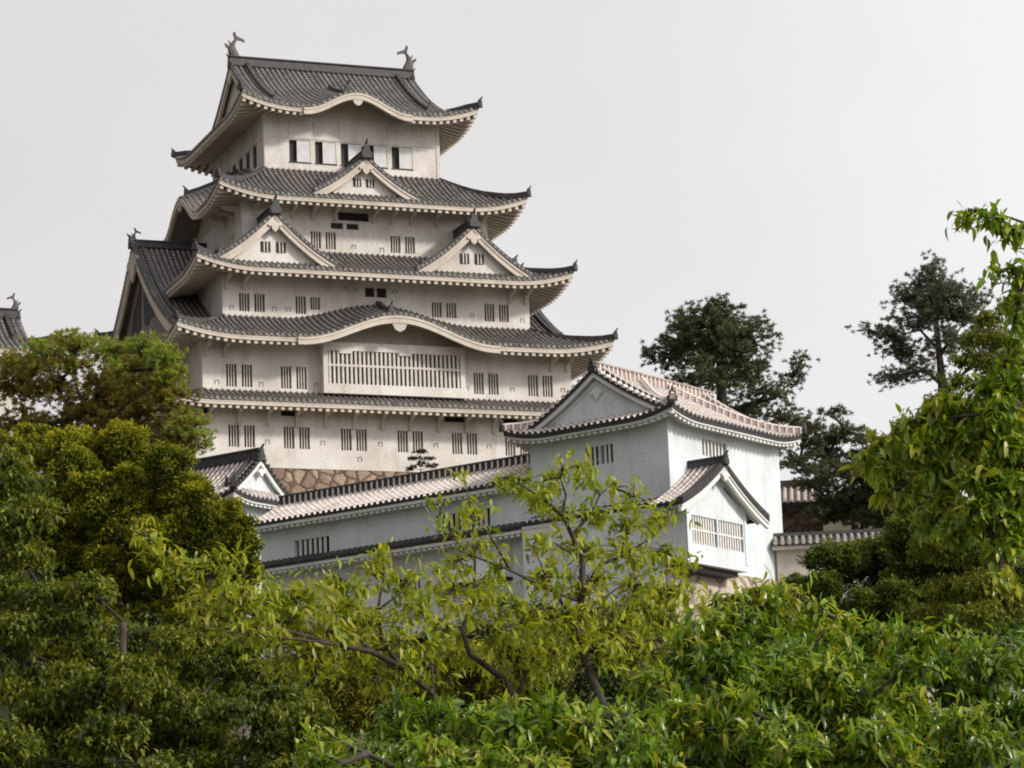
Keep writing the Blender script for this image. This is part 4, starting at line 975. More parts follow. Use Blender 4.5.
def leaf_mesh_fine(name, parent, mat, pos, dirs, ups, length, width, tone, fold=.18, droop=.35):
    """near leaves: pointed oval blade of eight vertices, folded along the midrib and bending down to a drip tip"""
    N = len(pos); d = dirs / np.linalg.norm(dirs, axis=1, keepdims=True)
    s_ = np.cross(d, ups); s_ /= np.maximum(np.linalg.norm(s_, axis=1, keepdims=True), 1e-6); n_ = np.cross(s_, d)
    n_ *= np.where(n_[:, 2:3] < 0, -1, 1)
    L_ = length[:, None]; W_ = (length * width)[:, None]; dr_ = droop * rng.uniform(.3, 1.5, (N, 1))
    def P(t, sx, wk): return pos + d * L_ * t + s_ * (W_ * sx * wk * .5) + n_ * (W_ * abs(sx) * fold * wk - L_ * dr_ * t * t)
    v = np.stack([P(0, 0, 0), P(.28, 1, .85), P(.30, 0, 0), P(.28, -1, .85), P(.64, 1, .80), P(.66, 0, 0), P(.64, -1, .80), P(1.0, 0, 0)], axis=1)
    me = bpy.data.meshes.new(name); me.vertices.add(N * 8); me.vertices.foreach_set('co', v.reshape(-1).astype(np.float32))
    b = (np.arange(N) * 8)[:, None]
    f = np.concatenate([b + np.array(q) for q in ([0, 2, 1], [0, 3, 2], [1, 2, 5, 4], [2, 3, 6, 5], [4, 5, 7], [5, 6, 7])], axis=1).reshape(-1)
    me.loops.add(N * 20); me.loops.foreach_set('vertex_index', f.astype(np.int32))
    tot = np.tile([3, 3, 4, 4, 3, 3], N); me.polygons.add(N * 6)
    me.polygons.foreach_set('loop_start', (np.cumsum(tot) - tot).astype(np.int32)); me.polygons.foreach_set('loop_total', tot.astype(np.int32))
    me.polygons.foreach_set('use_smooth', np.ones(N * 6, bool))
    a = me.attributes.new('tone', 'FLOAT', 'POINT'); a.data.foreach_set('value', np.repeat(tone, 8).astype(np.float32))
    me.materials.append(mat); me.update(calc_edges=True); me.validate()
    return link(bpy.data.objects.new(name, me), parent)

def rand_unit(n):
    v = rng.normal(size=(n, 3)); return v / np.linalg.norm(v, axis=1, keepdims=True)
def bez(a, b, lift, n=6, wob=.05):
    a, b = np.array(a, float), np.array(b, float); Lg = np.linalg.norm(b - a); mid = (a + b) / 2 + np.array([0, 0, lift * Lg]) + rng.normal(size=3) * Lg * wob
    return [(1 - t) ** 2 * a + 2 * t * (1 - t) * mid + t * t * b for t in np.linspace(0, 1, n)]

# leaf colours (real leaf colours; tone 0 old and dark .. 1 young and yellow-bronze)
LM_CHERRY = leafmat('cherry_leaf', [(0.0, (0.05, 0.09, 0.010)), (0.35, (0.16, 0.235, 0.022)), (0.7, (0.34, 0.39, 0.035)), (1.0, (0.46, 0.42, 0.05))], .45, .38, .4)
LM_DEEP = leafmat('deep_green_leaf', [(0.0, (0.014, 0.026, 0.005)), (0.45, (0.07, 0.105, 0.013)), (0.85, (0.20, 0.235, 0.026)), (1.0, (0.30, 0.28, 0.035))], .36, .5, .3)
LM_GLOSS = leafmat('glossy_leaf', [(0.0, (0.018, 0.045, 0.006)), (0.45, (0.11, 0.19, 0.014)), (0.8, (0.24, 0.36, 0.028)), (1.0, (0.40, 0.38, 0.04))], .4, .3, .55)
LM_OLIVE = leafmat('olive_leaf', [(0.0, (0.022, 0.032, 0.006)), (0.3, (0.12, 0.15, 0.014)), (0.6, (0.35, 0.335, 0.024)), (1.0, (0.58, 0.48, 0.035))], .38, .6, .2)
LM_PINE = leafmat('pine_needle', [(0.0, (0.035, 0.042, 0.02)), (0.6, (0.11, 0.122, 0.055)), (1.0, (0.20, 0.20, 0.10))], .22, .6, .25)
LM_FARPINE = leafmat('far_pine_needle', [(0.0, (0.075, 0.08, 0.055)), (0.6, (0.15, 0.155, 0.105)), (1.0, (0.22, 0.21, 0.145))], .2, .7, .2)
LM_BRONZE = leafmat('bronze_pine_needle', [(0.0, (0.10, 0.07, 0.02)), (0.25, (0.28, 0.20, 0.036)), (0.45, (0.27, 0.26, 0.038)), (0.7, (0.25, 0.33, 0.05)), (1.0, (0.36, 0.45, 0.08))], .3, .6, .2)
LM_YELLOW = leafmat('yellow_leaf', [(0.0, (0.06, 0.07, 0.010)), (0.5, (0.19, 0.175, 0.018)), (1.0, (0.36, 0.28, 0.03))], .3, .6, .2)

def tree(name, label, cat, Y, foot_px, lobes, mat, leaf, n_leaf, style='broad', trunk_r=.22, bark=None, group=None, seed=0, crown_name='crown', limb_from=.45, tone=(.15, .75), flat=1.0, twig_leaves=9, wood=True, trunk_path=None, limbs_px=(), width=.42, droop_dir=.45, clump=1.5, fine=False):
    """lobes: (px, py, rx_px, ry_px, dY) foliage masses seen in the photo, stood at depth Y+dY with their own thickness"""
    global rng
    rng = np.random.default_rng(1000 + seed)
    f0 = at(foot_px, 700, Y); gx = f0[0]; gz = ground_z(gx, Y)
    root = thing(name, label, cat, (gx, Y, gz), 0, group); O = np.array([gx, Y, gz])
    s_px = Y / F_PX
    Ls = []
    for lb in lobes:
        (px, py, rx, ry, dY) = lb[:5]; ts = lb[5] if len(lb) > 5 else 0.0
        c = at(px, py, Y + dY); k = (Y + dY) / F_PX
        Ls.append((c, np.array([rx * k, (rx * .9) * k, ry * k]), ts))
    top = max(l[0][2] for l in Ls)
    wb = MB()
    cz = np.mean([l[0] for l in Ls], axis=0)
    if trunk_path: tp = [at(px, py, Y + dY) for (px, py, dY) in trunk_path]; tp = [np.array([tp[0][0], tp[0][1], gz - .3])] + tp if tp[0][2] > gz else tp
    else:
        tp = bez((gx, Y, gz - .3), (cz[0], cz[1], top - .25 * (top - gz)), 0, 9, .03)
    nT = len(tp); wb.tube([tuple(np.array(p) - O) for p in tp], [trunk_r * (1 - .8 * i / (nT - 1)) + .01 for i in range(nT)], 9)
    T_ = np.array(tp)
    for path in limbs_px:
        P = [at(px, py, Y + dY) for (px, py, dY) in path[1:]]; r0 = path[0]
        wb.tube([tuple(p - O) for p in P], [r0 * (1 - .88 * i / max(1, len(P) - 1)) for i in range(len(P))], 7)
        T_ = np.vstack([T_, np.array(P)])
    pos = []; dr = []; up = []; ln = []; tn = []
    tot = sum(l[1][0] * l[1][2] for l in Ls)
    Ls.sort(key=lambda l: float(np.min(np.linalg.norm(T_ - l[0], axis=1))))
    for (c, R, ts) in Ls:
        share = max(4, int(n_leaf * R[0] * R[2] / tot))
        # limb from the nearest lower point of the skeleton
        dd = np.linalg.norm(T_ - c, axis=1) + 1.5 * np.maximum(0, T_[:, 2] - c[2] - R[2] * .3)
        a = T_[np.argmin(dd)]
        lr = max(.02, trunk_r * .28 * min(1, R[0] / 1.5 + .35)) if style != 'cherry' else .011
        lp = bez(a, c, .08, 7, .06)
        if style != 'bumpy': T_ = np.vstack([T_, np.array(lp[3:])])
        if wood and style != 'bumpy': wb.tube([tuple(p - O) for p in lp], [lr * (1 - .8 * i / 6) for i in range(7)], 6)
        if style in ('broad', 'cherry'):
            nt = max(2, share // twig_leaves)
            u_ = rand_unit(nt); rad = rng.random(nt) ** (1 / 2.4)
            tips = c + u_ * rad[:, None] * R if style == 'broad' else c + rng.normal(size=(nt, 3)) * R * np.array([.62, .62, .58])
            for tpt in tips[: (nt if style == 'cherry' else min(nt, 26))]:
                st_ = lp[int(rng.integers(3, 7))]
                if wood: wb.tube([tuple(p - O) for p in bez(st_, tpt, .05, 4, .08)], [lr * .45, lr * .36, lr * .26, lr * .14], 4)
            m_ = nt * twig_leaves
            base = np.repeat(tips, twig_leaves, axis=0); od = np.repeat(u_, twig_leaves, axis=0)
            tw = od * .6 + np.array([0, 0, .15]) + np.repeat(rng.normal(size=(nt, 3)) * .5, twig_leaves, axis=0)
            tw /= np.linalg.norm(tw, axis=1, keepdims=True)
            along = np.tile(np.linspace(-1, .1, twig_leaves), nt)[:, None] * leaf * twig_leaves * .26
            p = base + tw * along + rng.normal(size=(m_, 3)) * leaf * .22
            side = rand_unit(m_); d_ = tw * .55 + side * .75; d_[:, 2] -= droop_dir
            t_ = np.clip(rng.uniform(tone[0], tone[1], m_) * .6 + np.repeat(rng.uniform(tone[0], tone[1], nt), twig_leaves) * .5 + np.tile((np.linspace(-1, .1, twig_leaves) > -.1) * .22, nt), 0, 1)
            pos.append(p); dr.append(d_); up.append(np.tile([0, 0, 1.0], (m_, 1)) + rng.normal(size=(m_, 3)) * .35); ln.append(leaf * rng.uniform(.5, 1.3, m_)); tn.append(np.clip(t_ + ts, 0, 1))
        elif style == 'bumpy':
            nb = max(6, int(5 + share / 130)); u_ = rand_unit(nb); u_[:, 2] = np.where(u_[:, 2] < -.5, -u_[:, 2], u_[:, 2])
            bc = c + u_ * R * (.6 + .5 * rng.random((nb, 1))); br = R.mean() * rng.uniform(.2, .42, nb); m1 = int(share * .66) // nb
            mf = int(share * .34); uf = rand_unit(mf); pf = c + uf * R * .98 * rng.random((mf, 1)) ** .4
            pos.append(pf); dr.append(uf + rng.normal(size=(mf, 3)) * .6); up.append(uf * .6 + np.array([0, 0, .5]) + rng.normal(size=(mf, 3)) * .4); ln.append(leaf * rng.uniform(.7, 1.25, mf)); tn.append(np.clip(rng.uniform(tone[0], tone[1], mf) * .42 + ts * .5, 0, 1))
            for q in range(nb):
                v_ = rand_unit(m1); rr = rng.random(m1) ** .4
                p = bc[q] + v_ * rr[:, None] * br[q] * np.array([1, 1, .8]); d_ = v_ + rng.normal(size=(m1, 3)) * .5
                # young growth sits on the upper outside of each clump
                t_ = np.clip(rng.uniform(tone[0], tone[1], m1) * .75 + .35 * np.clip(v_[:, 2] * rr, -.3, 1) * rng.random(m1) + rng.normal() * .06, 0, 1)
                pos.append(p); dr.append(d_); up.append(v_ * .8 + np.array([0, 0, .5]) + rng.normal(size=(m1, 3)) * .3); ln.append(leaf * rng.uniform(.7, 1.25, m1)); tn.append(np.clip(t_ + ts, 0, 1))
        elif style == 'pine':
            per = 24; tuft = max(4, share // per); per_c = 7; ncl = max(3, tuft // per_c)
            u_ = rand_unit(ncl); cl = c + u_ * R * (rng.random((ncl, 1)) ** .4)
            for q in cl[:: (1 if ncl < 30 else 2)]:
                st_ = lp[int(rng.integers(2, 7))]
                if wood: wb.tube([tuple(p - O) for p in bez(st_, q, .06, 4, .08)], [lr * .45, lr * .35, lr * .22, lr * .1], 4)
            spread = leaf * clump * np.array([1, 1, .6 * flat])
            tc_ = np.repeat(cl, per_c, axis=0) + rng.normal(size=(ncl * per_c, 3)) * spread
            m_ = len(tc_) * per
            p = np.repeat(tc_, per, axis=0); d_ = rand_unit(m_); d_[:, 2] = d_[:, 2] * .8 + .4
            t_ = np.clip(np.repeat(rng.uniform(tone[0], tone[1], len(tc_)), per) + rng.normal(size=m_) * .08, 0, 1)
            pos.append(p); dr.append(d_); up.append(rand_unit(m_)); ln.append(leaf * rng.uniform(.7, 1.25, m_)); tn.append(np.clip(t_ + ts, 0, 1))
    wb.build('trunk', bark or M_BARK, root, True)
    P = np.concatenate(pos) - O
    w_ = {'pine': .2}.get(style, width)
    if fine: leaf_mesh_fine(crown_name, root, mat, P, np.concatenate(dr), np.concatenate(up), np.concatenate(ln), w_, np.concatenate(tn))
    else: leaf_mesh(crown_name, root, mat, P, np.concatenate(dr), np.concatenate(up), np.concatenate(ln), w_, np.concatenate(tn), droop=.25 if style in ('broad', 'cherry') else .1)
    return root

# far pines against the sky
tree('pine_tree', 'dark round-crowned pine rising behind the white corner turret', 'tree', 186, 728,
     [(712, 330, 38, 30, 0), (690, 345, 36, 26, 2), (745, 342, 34, 30, -2), (666, 358, 20, 16, 1), (700, 376, 36, 22, -3), (742, 378, 34, 20, 2), (718, 308, 24, 13, 0), (690, 320, 20, 12, 3), (765, 392, 28, 14, -3), (790, 376, 16, 12, 0), (803, 360, 10, 8, 0), (780, 418, 28, 12, 2), (745, 412, 30, 12, -1), (654, 352, 8, 8, 0), (720, 345, 40, 34, -1)],
     LM_PINE, .24, 70000, 'pine', .62, seed=1, clump=1.5, trunk_path=[(731, 470, 0), (728, 440, 0), (722, 400, 0), (720, 360, 0), (713, 320, 0)], limbs_px=[(.22, (724, 420, 0), (745, 405, -1), (775, 398, -2), (800, 372, -1)), (.2, (721, 385, 0), (700, 365, 1), (672, 358, 1)), (.2, (721, 375, 0), (740, 355, 0), (755, 340, -2)), (.2, (728, 440, 0), (755, 428, 0), (785, 420, 2))], tone=(.1, .8))
tree('pine_tree', 'tall thin-crowned grey-green pine standing above the right-hand foliage', 'tree', 172, 944,
     [(930, 272, 15, 18, 0), (912, 298, 24, 16, 1), (950, 298, 24, 16, -1), (925, 318, 34, 16, 0), (890, 336, 20, 12, 0), (965, 316, 20, 14, 0), (975, 300, 14, 12, 1), (905, 353, 28, 12, 2), (948, 343, 26, 14, -2), (888, 378, 24, 7, 0), (918, 372, 24, 8, -1), (868, 330, 8, 6, 0), (985, 333, 16, 12, 0), (1000, 360, 22, 16, 0), (935, 300, 26, 22, 0)],
     LM_FARPINE, .22, 52000, 'pine', .36, seed=2, clump=1.6, trunk_path=[(945, 430, 0), (943, 395, 0), (940, 360, 0), (936, 320, 0), (929, 280, 0)], limbs_px=[(.14, (942, 385, 0), (925, 370, 0), (900, 360, 1)), (.16, (944, 395, 0), (965, 372, 0), (985, 345, 0)), (.12, (940, 355, 0), (955, 335, -1), (968, 318, 0)), (.12, (939, 350, 0), (920, 330, 1), (895, 336, 0))], tone=(.1, .8))
tree('pine_tree', 'low spreading dark pine between the turret roof tip and the right-hand foliage', 'tree', 164, 870,
     [(805, 432, 26, 15, 0), (832, 448, 30, 15, 2), (800, 462, 26, 12, 0), (845, 430, 16, 10, 0), (832, 474, 34, 12, -2), (872, 468, 34, 18, 1), (895, 450, 30, 20, 0), (905, 482, 36, 20, 0), (870, 497, 44, 14, 2), (812, 486, 22, 7, 2), (915, 508, 44, 18, 0), (858, 436, 14, 9, 0), (830, 412, 12, 8, 1), (895, 518, 46, 12, 3), (845, 512, 26, 9, 3), (880, 485, 40, 16, 2), (842, 500, 20, 10, 1), (836, 514, 18, 12, 3), (818, 512, 14, 8, 1), (828, 498, 14, 7, 1), (850, 505, 18, 14, 2.5), (865, 520, 30, 8, 1)],
     LM_PINE, .24, 70000, 'pine', .4, seed=3, clump=1.4, flat=.5, tone=(.1, .75))
tree('pine_tree', 'tiny layered garden pine in front of the keep\'s stone base', 'small tree', 196, 420,
     [(420, 452, 4.5, 1.6, 0), (415, 459, 4.5, 1.5, .3), (427, 458, 4.5, 1.5, -.3), (420, 465, 6, 1.6, 0), (411, 469, 5, 1.5, 0), (431, 467, 5, 1.5, 0)], LM_PINE, .16, 2400, 'pine', .09, seed=4, clump=1.0, flat=.35, tone=(.0, .4))
# bronze and green pine, left of the keep
tree('pine_tree', 'layered bronze and green pine standing before the keep\'s left side', 'tree', 150, 110,
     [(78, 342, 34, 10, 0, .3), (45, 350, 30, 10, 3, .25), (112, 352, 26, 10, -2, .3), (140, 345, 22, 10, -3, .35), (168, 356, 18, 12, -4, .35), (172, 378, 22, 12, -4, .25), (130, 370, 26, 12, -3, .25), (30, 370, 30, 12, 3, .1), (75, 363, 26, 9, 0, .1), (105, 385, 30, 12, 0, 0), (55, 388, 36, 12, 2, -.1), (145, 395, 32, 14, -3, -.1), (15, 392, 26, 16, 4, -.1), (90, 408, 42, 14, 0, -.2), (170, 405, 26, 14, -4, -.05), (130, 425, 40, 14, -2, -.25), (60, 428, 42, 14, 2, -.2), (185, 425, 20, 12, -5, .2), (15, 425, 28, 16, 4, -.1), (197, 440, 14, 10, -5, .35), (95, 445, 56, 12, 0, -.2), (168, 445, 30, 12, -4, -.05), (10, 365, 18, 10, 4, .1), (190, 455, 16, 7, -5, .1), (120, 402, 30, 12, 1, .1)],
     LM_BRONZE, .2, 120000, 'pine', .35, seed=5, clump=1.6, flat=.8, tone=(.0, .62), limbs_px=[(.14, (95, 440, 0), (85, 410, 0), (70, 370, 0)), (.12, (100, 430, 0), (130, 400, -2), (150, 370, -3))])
# big rounded evergreen, left
ev = []
_r7 = random.Random(3)
for row, (y0, xa, xb) in enumerate(((450, 0, 130), (470, -5, 165), (492, 0, 195), (514, 0, 215), (536, 0, 228), (558, 0, 232), (580, 0, 234), (602, 0, 228), (624, 20, 218), (646, 40, 215), (668, 30, 225), (692, 30, 225), (716, 30, 225))):
    x = xa + (row % 2) * 15
    while x <= xb:
        ev.append((x + _r7.uniform(-7, 7), y0 + _r7.uniform(-6, 6), _r7.uniform(17, 26), _r7.uniform(16, 23), _r7.uniform(-1.3, 1.3) - (x - 100) * .01, _r7.uniform(-.14, .16))); x += 31
ev += [(228, 515, 17, 15, -3, .1), (240, 540, 15, 14, -3, .05), (244, 572, 14, 16, -3, 0), (75, 438, 18, 10, 2, .15), (35, 436, 20, 11, 3, .1), (110, 446, 18, 11, 1, .1), (200, 495, 16, 12, -2, .1), (240, 600, 15, 15, -3, 0), (236, 626, 15, 15, -3, 0), (249, 548, 10, 13, -3, .05), (251, 576, 10, 14, -3, 0), (246, 524, 9, 10, -3, .05)]
tree('evergreen_tree', 'big yellow-green evergreen with lumpy rounded clumps at the left', 'tree', 78, 110, ev,
     LM_OLIVE, .10, 320000, 'bumpy', .25, seed=6, tone=(.1, .9), width=.5)
tree('evergreen_tree', 'small golden-green bush of rounded clumps below the middle of the gallery', 'bush', 62, 350,
     [(345, 690, 22, 20, 0), (325, 708, 20, 16, 1), (372, 705, 20, 18, 0), (350, 720, 24, 18, 0), (390, 722, 22, 18, 0), (420, 695, 18, 16, 0)], LM_YELLOW, .085, 24000, 'bumpy', .15, seed=7, tone=(.1, .95), width=.5)
tree('evergreen_tree', 'golden-green bush of rounded clumps seen through the twisted cherry branches', 'bush', 60, 500,
     [(470, 665, 24, 20, 0), (520, 655, 24, 20, 1), (495, 690, 26, 18, 0), (545, 680, 24, 18, 0), (445, 698, 22, 18, 0), (450, 655, 18, 14, 0), (530, 705, 24, 18, 0)], LM_YELLOW, .085, 28000, 'bumpy', .15, seed=8, tone=(.05, .8), width=.5)
tree('broadleaf_tree', 'dark green bush filling the shade below the gallery\'s white wall', 'bush', 84, 360,
     [(285, 640, 30, 20, 0), (330, 655, 34, 24, 0), (380, 665, 34, 24, 0), (300, 690, 40, 30, 0), (430, 668, 34, 22, 0), (480, 640, 30, 18, 0), (420, 720, 60, 40, 0), (270, 620, 24, 18, 0), (480, 700, 50, 40, 0)],
     LM_DEEP, .13, 26000, 'bumpy', .2, seed=18, tone=(.0, .5), width=.5)
tree('broadleaf_tree', 'shady green bush around the pale stone base under the white turret', 'bush', 86, 610,
     [(540, 625, 34, 22, 0), (590, 630, 34, 24, 0), (640, 625, 34, 24, 0), (670, 660, 34, 24, 0), (560, 670, 46, 34, 0), (620, 680, 46, 34, 0), (600, 730, 70, 40, 0), (680, 720, 60, 44, 0), (655, 600, 18, 12, 0), (735, 640, 30, 20, 0), (770, 620, 34, 24, 0), (740, 690, 50, 40, 0)],
     LM_DEEP, .13, 32000, 'bumpy', .2, seed=19, tone=(.1, .6), width=.5)
# mid-distance trees, right
dv = []
for row, (y0, xa, xb) in enumerate(((533, 905, 1030), (548, 872, 1030), (564, 822, 1030), (582, 806, 1030), (602, 795, 1030), (622, 795, 1030), (644, 800, 1030), (666, 800, 1030))):
    x = xa + (row % 2) * 14
    while x <= xb:
        dv.append((x + _r7.uniform(-8, 8), y0 + _r7.uniform(-6, 6), _r7.uniform(18, 27), _r7.uniform(14, 20), _r7.uniform(-1.6, 1.6), _r7.uniform(-.14, .22) - (.28 if x > 945 else -.08))); x += 30  # lower leaf tone at the right paints in that side's shade
tree('broadleaf_tree', 'dark green tree with fine dense leaves hiding the foot of the plaster wall', 'tree', 108, 880, dv,
     LM_DEEP, .13, 190000, 'bumpy', .3, seed=9, tone=(.3, 1.0), width=.5)
tree('broadleaf_tree', 'grey-green feathery tree rising at the right edge behind the big drooping leaves', 'tree', 60, 1005,
     [(988, 318, 14, 10, 0), (1008, 305, 14, 11, 0), (1022, 325, 14, 12, 0), (975, 338, 15, 9, 0), (1000, 340, 20, 12, 0), (966, 358, 16, 9, 0), (992, 362, 22, 12, 0), (1018, 360, 18, 14, 0), (958, 380, 18, 9, 0), (985, 385, 24, 12, 0), (1016, 390, 22, 16, 0), (940, 400, 20, 10, 0), (970, 410, 28, 14, 0), (1010, 420, 34, 22, 0), (935, 430, 26, 15, 1), (980, 440, 34, 22, 1), (1000, 470, 46, 28, 0), (945, 470, 36, 22, 1), (915, 455, 20, 14, 1), (1005, 510, 40, 28, 0), (955, 512, 40, 22, 0), (915, 500, 26, 16, 1), (940, 545, 34, 16, 0), (990, 550, 40, 24, 0), (985, 585, 36, 16, -.5), (950, 588, 30, 14, 0), (1014, 600, 26, 18, -.5), (975, 615, 36, 14, -.8), (930, 612, 24, 10, 0)],
     LM_DEEP, .085, 62000, 'broad', .12, seed=10, tone=(.35, .95), width=.5)
def sprays(rows, step, rmin, rmax, dmin, dmax, drop=.12):
    out = []
    for row, (y0, xa, xb, base) in enumerate(rows):
        x = xa + (row % 2) * step * .5
        while x <= xb:
            if _r7.random() > drop: out.append((x + _r7.uniform(-9, 9), y0 + _r7.uniform(-9, 9), _r7.uniform(rmin, rmax), _r7.uniform(rmin, rmax) * .52, base + _r7.uniform(dmin, dmax), _r7.uniform(-.22, .2)))
            x += step
    return out
tree('cherry_tree', 'dark green leafy tree filling the lower left corner', 'tree', 36, 120,
     sprays([(455, -5, 25, 1), (485, -5, 35, 1), (515, -5, 40, 1), (545, -5, 45, .8), (572, -5, 60, .8), (598, -5, 90, .5), (622, 0, 150, .5), (646, -5, 250, 0), (670, -5, 290, 0), (694, -5, 300, -.5), (718, -5, 330, -.8), (742, -5, 340, -1), (766, -5, 340, -1.4)], 38, 22, 40, -1.1, 1.1, .04),
     LM_DEEP, .085, 64000, 'broad', .14, seed=11, tone=(.0, .95), width=.46)
tree('cherry_tree', 'young cherry with long bare limb reaching up to the left, in front of the gallery', 'tree', 27, 440,
     [(132, 532, 8, 6, -1.6, .2), (150, 545, 14, 9, -1.5), (180, 565, 18, 11, -1.4), (212, 578, 20, 14, -1.2), (245, 600, 24, 14, -1), (272, 590, 22, 14, -.6), (305, 597, 24, 16, -.4), (280, 620, 28, 16, -.5), (338, 582, 18, 14, 0), (350, 608, 26, 17, 0), (372, 565, 16, 10, .2), (384, 548, 12, 8, .2), (402, 580, 18, 13, .3), (418, 605, 20, 15, .4), (375, 622, 28, 16, 0), (330, 635, 30, 16, -.3), (415, 642, 30, 18, .3), (448, 628, 20, 15, .5), (436, 570, 12, 8, .5), (310, 662, 34, 16, -.5), (400, 672, 34, 16, 0), (250, 632, 26, 14, -1), (468, 652, 22, 15, .4), (360, 652, 22, 14, 0), (200, 605, 18, 12, -1.1), (225, 555, 14, 8, -1.2)],
     LM_CHERRY, .098, 5000, 'cherry', .05, seed=12, tone=(.2, 1.0), fine=True, width=.36, twig_leaves=7, trunk_path=[(470, 760, 0), (452, 715, 0), (432, 693, 0)],
     limbs_px=[(.03, (432, 693, 0), (402, 668, -.2), (372, 652, -.4), (340, 645, -.5), (318, 640, -.6), (285, 630, -.8), (240, 608, -1), (195, 575, -1.2), (150, 538, -1.5), (128, 522, -1.6)), (.024, (402, 668, -.2), (382, 640, 0), (378, 610, .1), (384, 575, .2), (382, 545, .2)), (.014, (372, 652, -.4), (350, 628, -.2), (345, 600, 0), (338, 575, 0)), (.018, (340, 645, -.5), (300, 640, -.8), (255, 634, -1.0), (205, 630, -1.2)), (.018, (432, 693, 0), (432, 655, .2), (445, 625, .4), (440, 575, .5)), (.012, (378, 610, .1), (405, 590, .2), (420, 570, .3)), (.02, (385, 648, -.1), (405, 640, 0), (430, 635, .2))], droop_dir=.3)
tree('cherry_tree', 'open cherry with dark forked trunk in front of the white turret', 'tree', 25, 605,
     [(505, 478, 10, 6, 0), (522, 480, 14, 7, 0), (545, 480, 14, 8, 0), (562, 470, 12, 8, 0), (578, 466, 11, 8, .1), (588, 482, 11, 7, .2), (540, 498, 18, 8, -.2), (617, 490, 10, 6, .3), (634, 498, 12, 7, .4), (560, 512, 15, 8, 0), (592, 515, 18, 9, .2), (628, 522, 20, 9, .4), (658, 518, 15, 8, .6), (540, 542, 16, 10, -.3), (580, 546, 20, 11, 0), (622, 550, 22, 11, .4), (662, 550, 18, 9, .7), (684, 562, 12, 8, .8), (545, 577, 20, 12, -.4), (592, 582, 24, 13, .1), (636, 586, 24, 13, .5), (670, 592, 20, 12, .7), (570, 615, 28, 15, -.2), (622, 622, 30, 16, .4), (668, 626, 26, 16, .7), (530, 612, 18, 13, -.5), (690, 640, 22, 14, .8), (642, 655, 28, 16, .5), (480, 545, 13, 8, -.8), (470, 518, 11, 7, -.8), (458, 562, 14, 10, -.8), (500, 565, 12, 9, -.6), (500, 602, 18, 13, -.6), (470, 604, 14, 12, -.8), (548, 650, 24, 14, -.3), (595, 650, 24, 14, 0)],
     LM_CHERRY, .092, 4700, 'cherry', .055, seed=13, tone=(.25, .95), fine=True, width=.38, twig_leaves=6, trunk_path=[(612, 760, 0), (602, 705, 0), (592, 678, 0), (580, 648, 0), (577, 620, 0)],
     limbs_px=[(.034, (577, 620, 0), (583, 590, 0), (582, 560, 0), (572, 535, 0), (562, 515, -.1), (566, 495, 0), (560, 478, 0)), (.02, (583, 592, 0), (600, 565, .2), (625, 555, .4), (655, 535, .6), (668, 520, .7)), (.016, (572, 535, 0), (590, 515, .2), (600, 495, .2), (614, 482, .3)), (.017, (562, 515, -.1), (545, 500, -.2), (525, 487, -.2), (505, 478, -.2)), (.02, (578, 625, 0), (560, 600, -.3), (545, 575, -.4), (535, 550, -.4)), (.02, (585, 655, 0), (615, 630, .3), (645, 605, .6), (668, 590, .7)), (.014, (582, 560, 0), (558, 545, -.2), (540, 535, -.3)), (.014, (577, 620, 0), (600, 600, .2), (630, 580, .5), (680, 560, .8)), (.018, (577, 600, 0), (550, 590, -.4), (510, 570, -.7), (470, 555, -.9), (445, 545, -1)), (.012, (510, 570, -.7), (490, 535, -.8), (472, 515, -.8))], droop_dir=.3)
tree('cherry_tree', 'slender cherry with wavy paired stems between the two larger cherries', 'tree', 26, 520,
     [(440, 502, 8, 6, 0), (470, 507, 11, 7, 0), (450, 527, 11, 7, 0), (490, 582, 16, 10, .2), (450, 592, 18, 12, -.2), (500, 628, 20, 12, 0), (470, 638, 20, 12, -.1), (535, 642, 18, 12, .3), (520, 672, 26, 12, .2), (555, 628, 16, 11, .4), (462, 480, 7, 5, 0)],
     LM_CHERRY, .092, 1000, 'cherry', .04, seed=14, tone=(.25, .9), fine=True, width=.38, twig_leaves=6, trunk_path=[(518, 765, 0), (518, 735, 0), (515, 700, 0), (505, 680, 0)],
     limbs_px=[(.03, (505, 680, 0), (485, 665, -.1), (470, 655, -.2), (462, 630, -.2), (474, 600, -.1), (475, 560, 0), (472, 515, 0), (466, 485, 0)), (.022, (515, 700, 0), (528, 670, .2), (540, 645, .3), (550, 620, .4)), (.012, (474, 600, -.1), (455, 585, -.2), (440, 570, -.3)), (.012, (474, 590, -.1), (490, 570, .1), (500, 548, .2)), (.01, (474, 560, 0), (455, 540, -.1), (440, 515, 0))], droop_dir=.3)
gs = sprays([(615, 750, 800, 1.4), (632, 705, 850, 1.2), (646, 690, 1030, 1.0), (664, 680, 1030, .7), (684, 650, 1030, .5), (704, 640, 1030, .2), (724, 640, 1030, 0), (744, 640, 1030, -.3), (766, 630, 1030, -.6)], 36, 18, 36, -.7, .7)
gs += [(768, 604, 16, 8, 1.3, .25), (712, 606, 12, 7, 1.3, .25), (840, 622, 16, 8, 1.2, .25), (690, 640, 18, 10, 1, .1), (800, 598, 12, 6, 1.3, .3), (895, 640, 18, 8, 1, .25), (960, 640, 18, 8, 1, .25), (735, 598, 14, 7, 1.3, .2), (760, 592, 13, 7, 1.3, .25), (782, 588, 12, 6, 1.4, .3), (745, 615, 20, 10, 1.2, .1), (820, 612, 16, 8, 1.3, .2)]
tree('glossy_shrub', 'bright glossy-leaved shrub massed along the bottom right', 'bush', 18, 830, gs,
     LM_GLOSS, .086, 25000, 'broad', .05, seed=15, tone=(.0, 1.0), fine=True, width=.34, droop_dir=.35, twig_leaves=8)
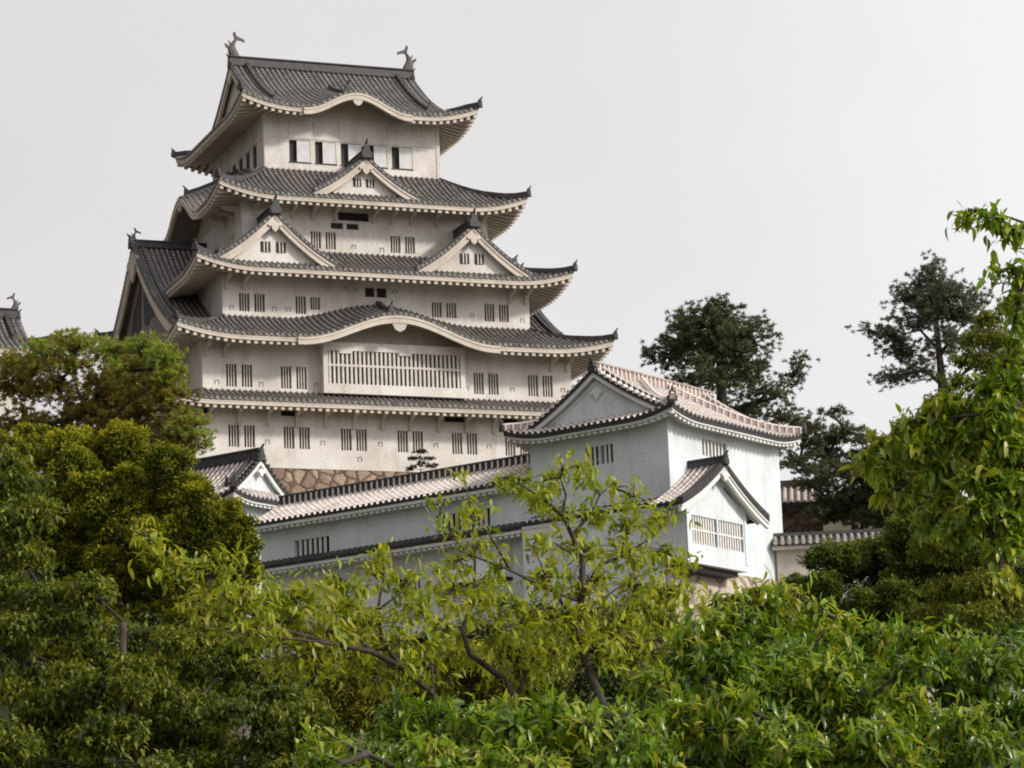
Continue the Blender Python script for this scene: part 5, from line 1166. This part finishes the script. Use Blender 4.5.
tree('glossy_shrub', 'broad-leaved glossy shrub along the bottom edge below the cherry trunks', 'bush', 16, 500,
     sprays([(715, 400, 640, .8), (730, 360, 650, .5), (748, 330, 650, .2), (768, 310, 650, -.1)], 36, 18, 34, -.5, .5),
     LM_GLOSS, .08, 6800, 'broad', .04, seed=16, tone=(.05, 1.0), fine=True, width=.34, droop_dir=.35, twig_leaves=8)
tree('overhanging_tree', 'close tree with big drooping leaves hanging in from the right edge', 'tree', 14, 1060,
     [(966, 219, 8, 4, 0), (980, 211, 8, 4, 0), (998, 222, 11, 5, 0), (1014, 232, 9, 6, 0), (1018, 272, 9, 7, 0), (994, 270, 6, 3, 0), (1018, 292, 7, 5, 0), (990, 388, 13, 7, .2), (1019, 316, 7, 7, 0), (1016, 342, 8, 7, .1), (1006, 366, 10, 7, .1), (1014, 390, 14, 12, .1),
      (905, 425, 13, 8, .3, .15), (930, 412, 14, 7, .3, .1), (884, 442, 13, 7, .3, .2), (950, 402, 14, 8, .2, .1), (970, 412, 16, 10, .2), (1000, 412, 20, 13, 0), (865, 462, 11, 5, .4, .25), (892, 466, 13, 6, .3, .1), (920, 445, 16, 9, .2), (945, 432, 18, 10, .2), (975, 440, 20, 11, .1), (1010, 445, 22, 14, 0), (915, 482, 14, 5, .3, .15), (890, 492, 12, 4, .3, .2), (945, 470, 18, 9, .2), (980, 474, 20, 11, 0), (1012, 482, 20, 14, 0), (950, 500, 18, 7, .2), (985, 508, 20, 10, 0), (930, 520, 12, 5, .3), (1012, 520, 20, 12, 0), (960, 535, 14, 6, .1), (1000, 548, 16, 9, 0), (1005, 582, 9, 5, -.2, .3)],
     LM_GLOSS, .066, 6200, 'broad', .06, seed=17, tone=(.25, 1.0), fine=True, width=.40, droop_dir=.4, twig_leaves=5, trunk_path=[(1070, 760, 0), (1064, 560, 0), (1060, 380, 0), (1058, 230, 0)],
     limbs_px=[(.018, (1060, 470, 0), (1020, 465, 0), (970, 470, .1), (915, 462, .3), (862, 457, .4)), (.018, (1060, 420, 0), (1020, 410, 0), (975, 415, 0), (925, 420, .3)), (.011, (1058, 250, 0), (1030, 225, 0), (1005, 216, 0), (968, 212, 0)), (.01, (1058, 300, 0), (1030, 280, 0), (990, 266, 0)), (.015, (1062, 530, 0), (1020, 510, 0), (960, 505, .2), (890, 488, .3))])
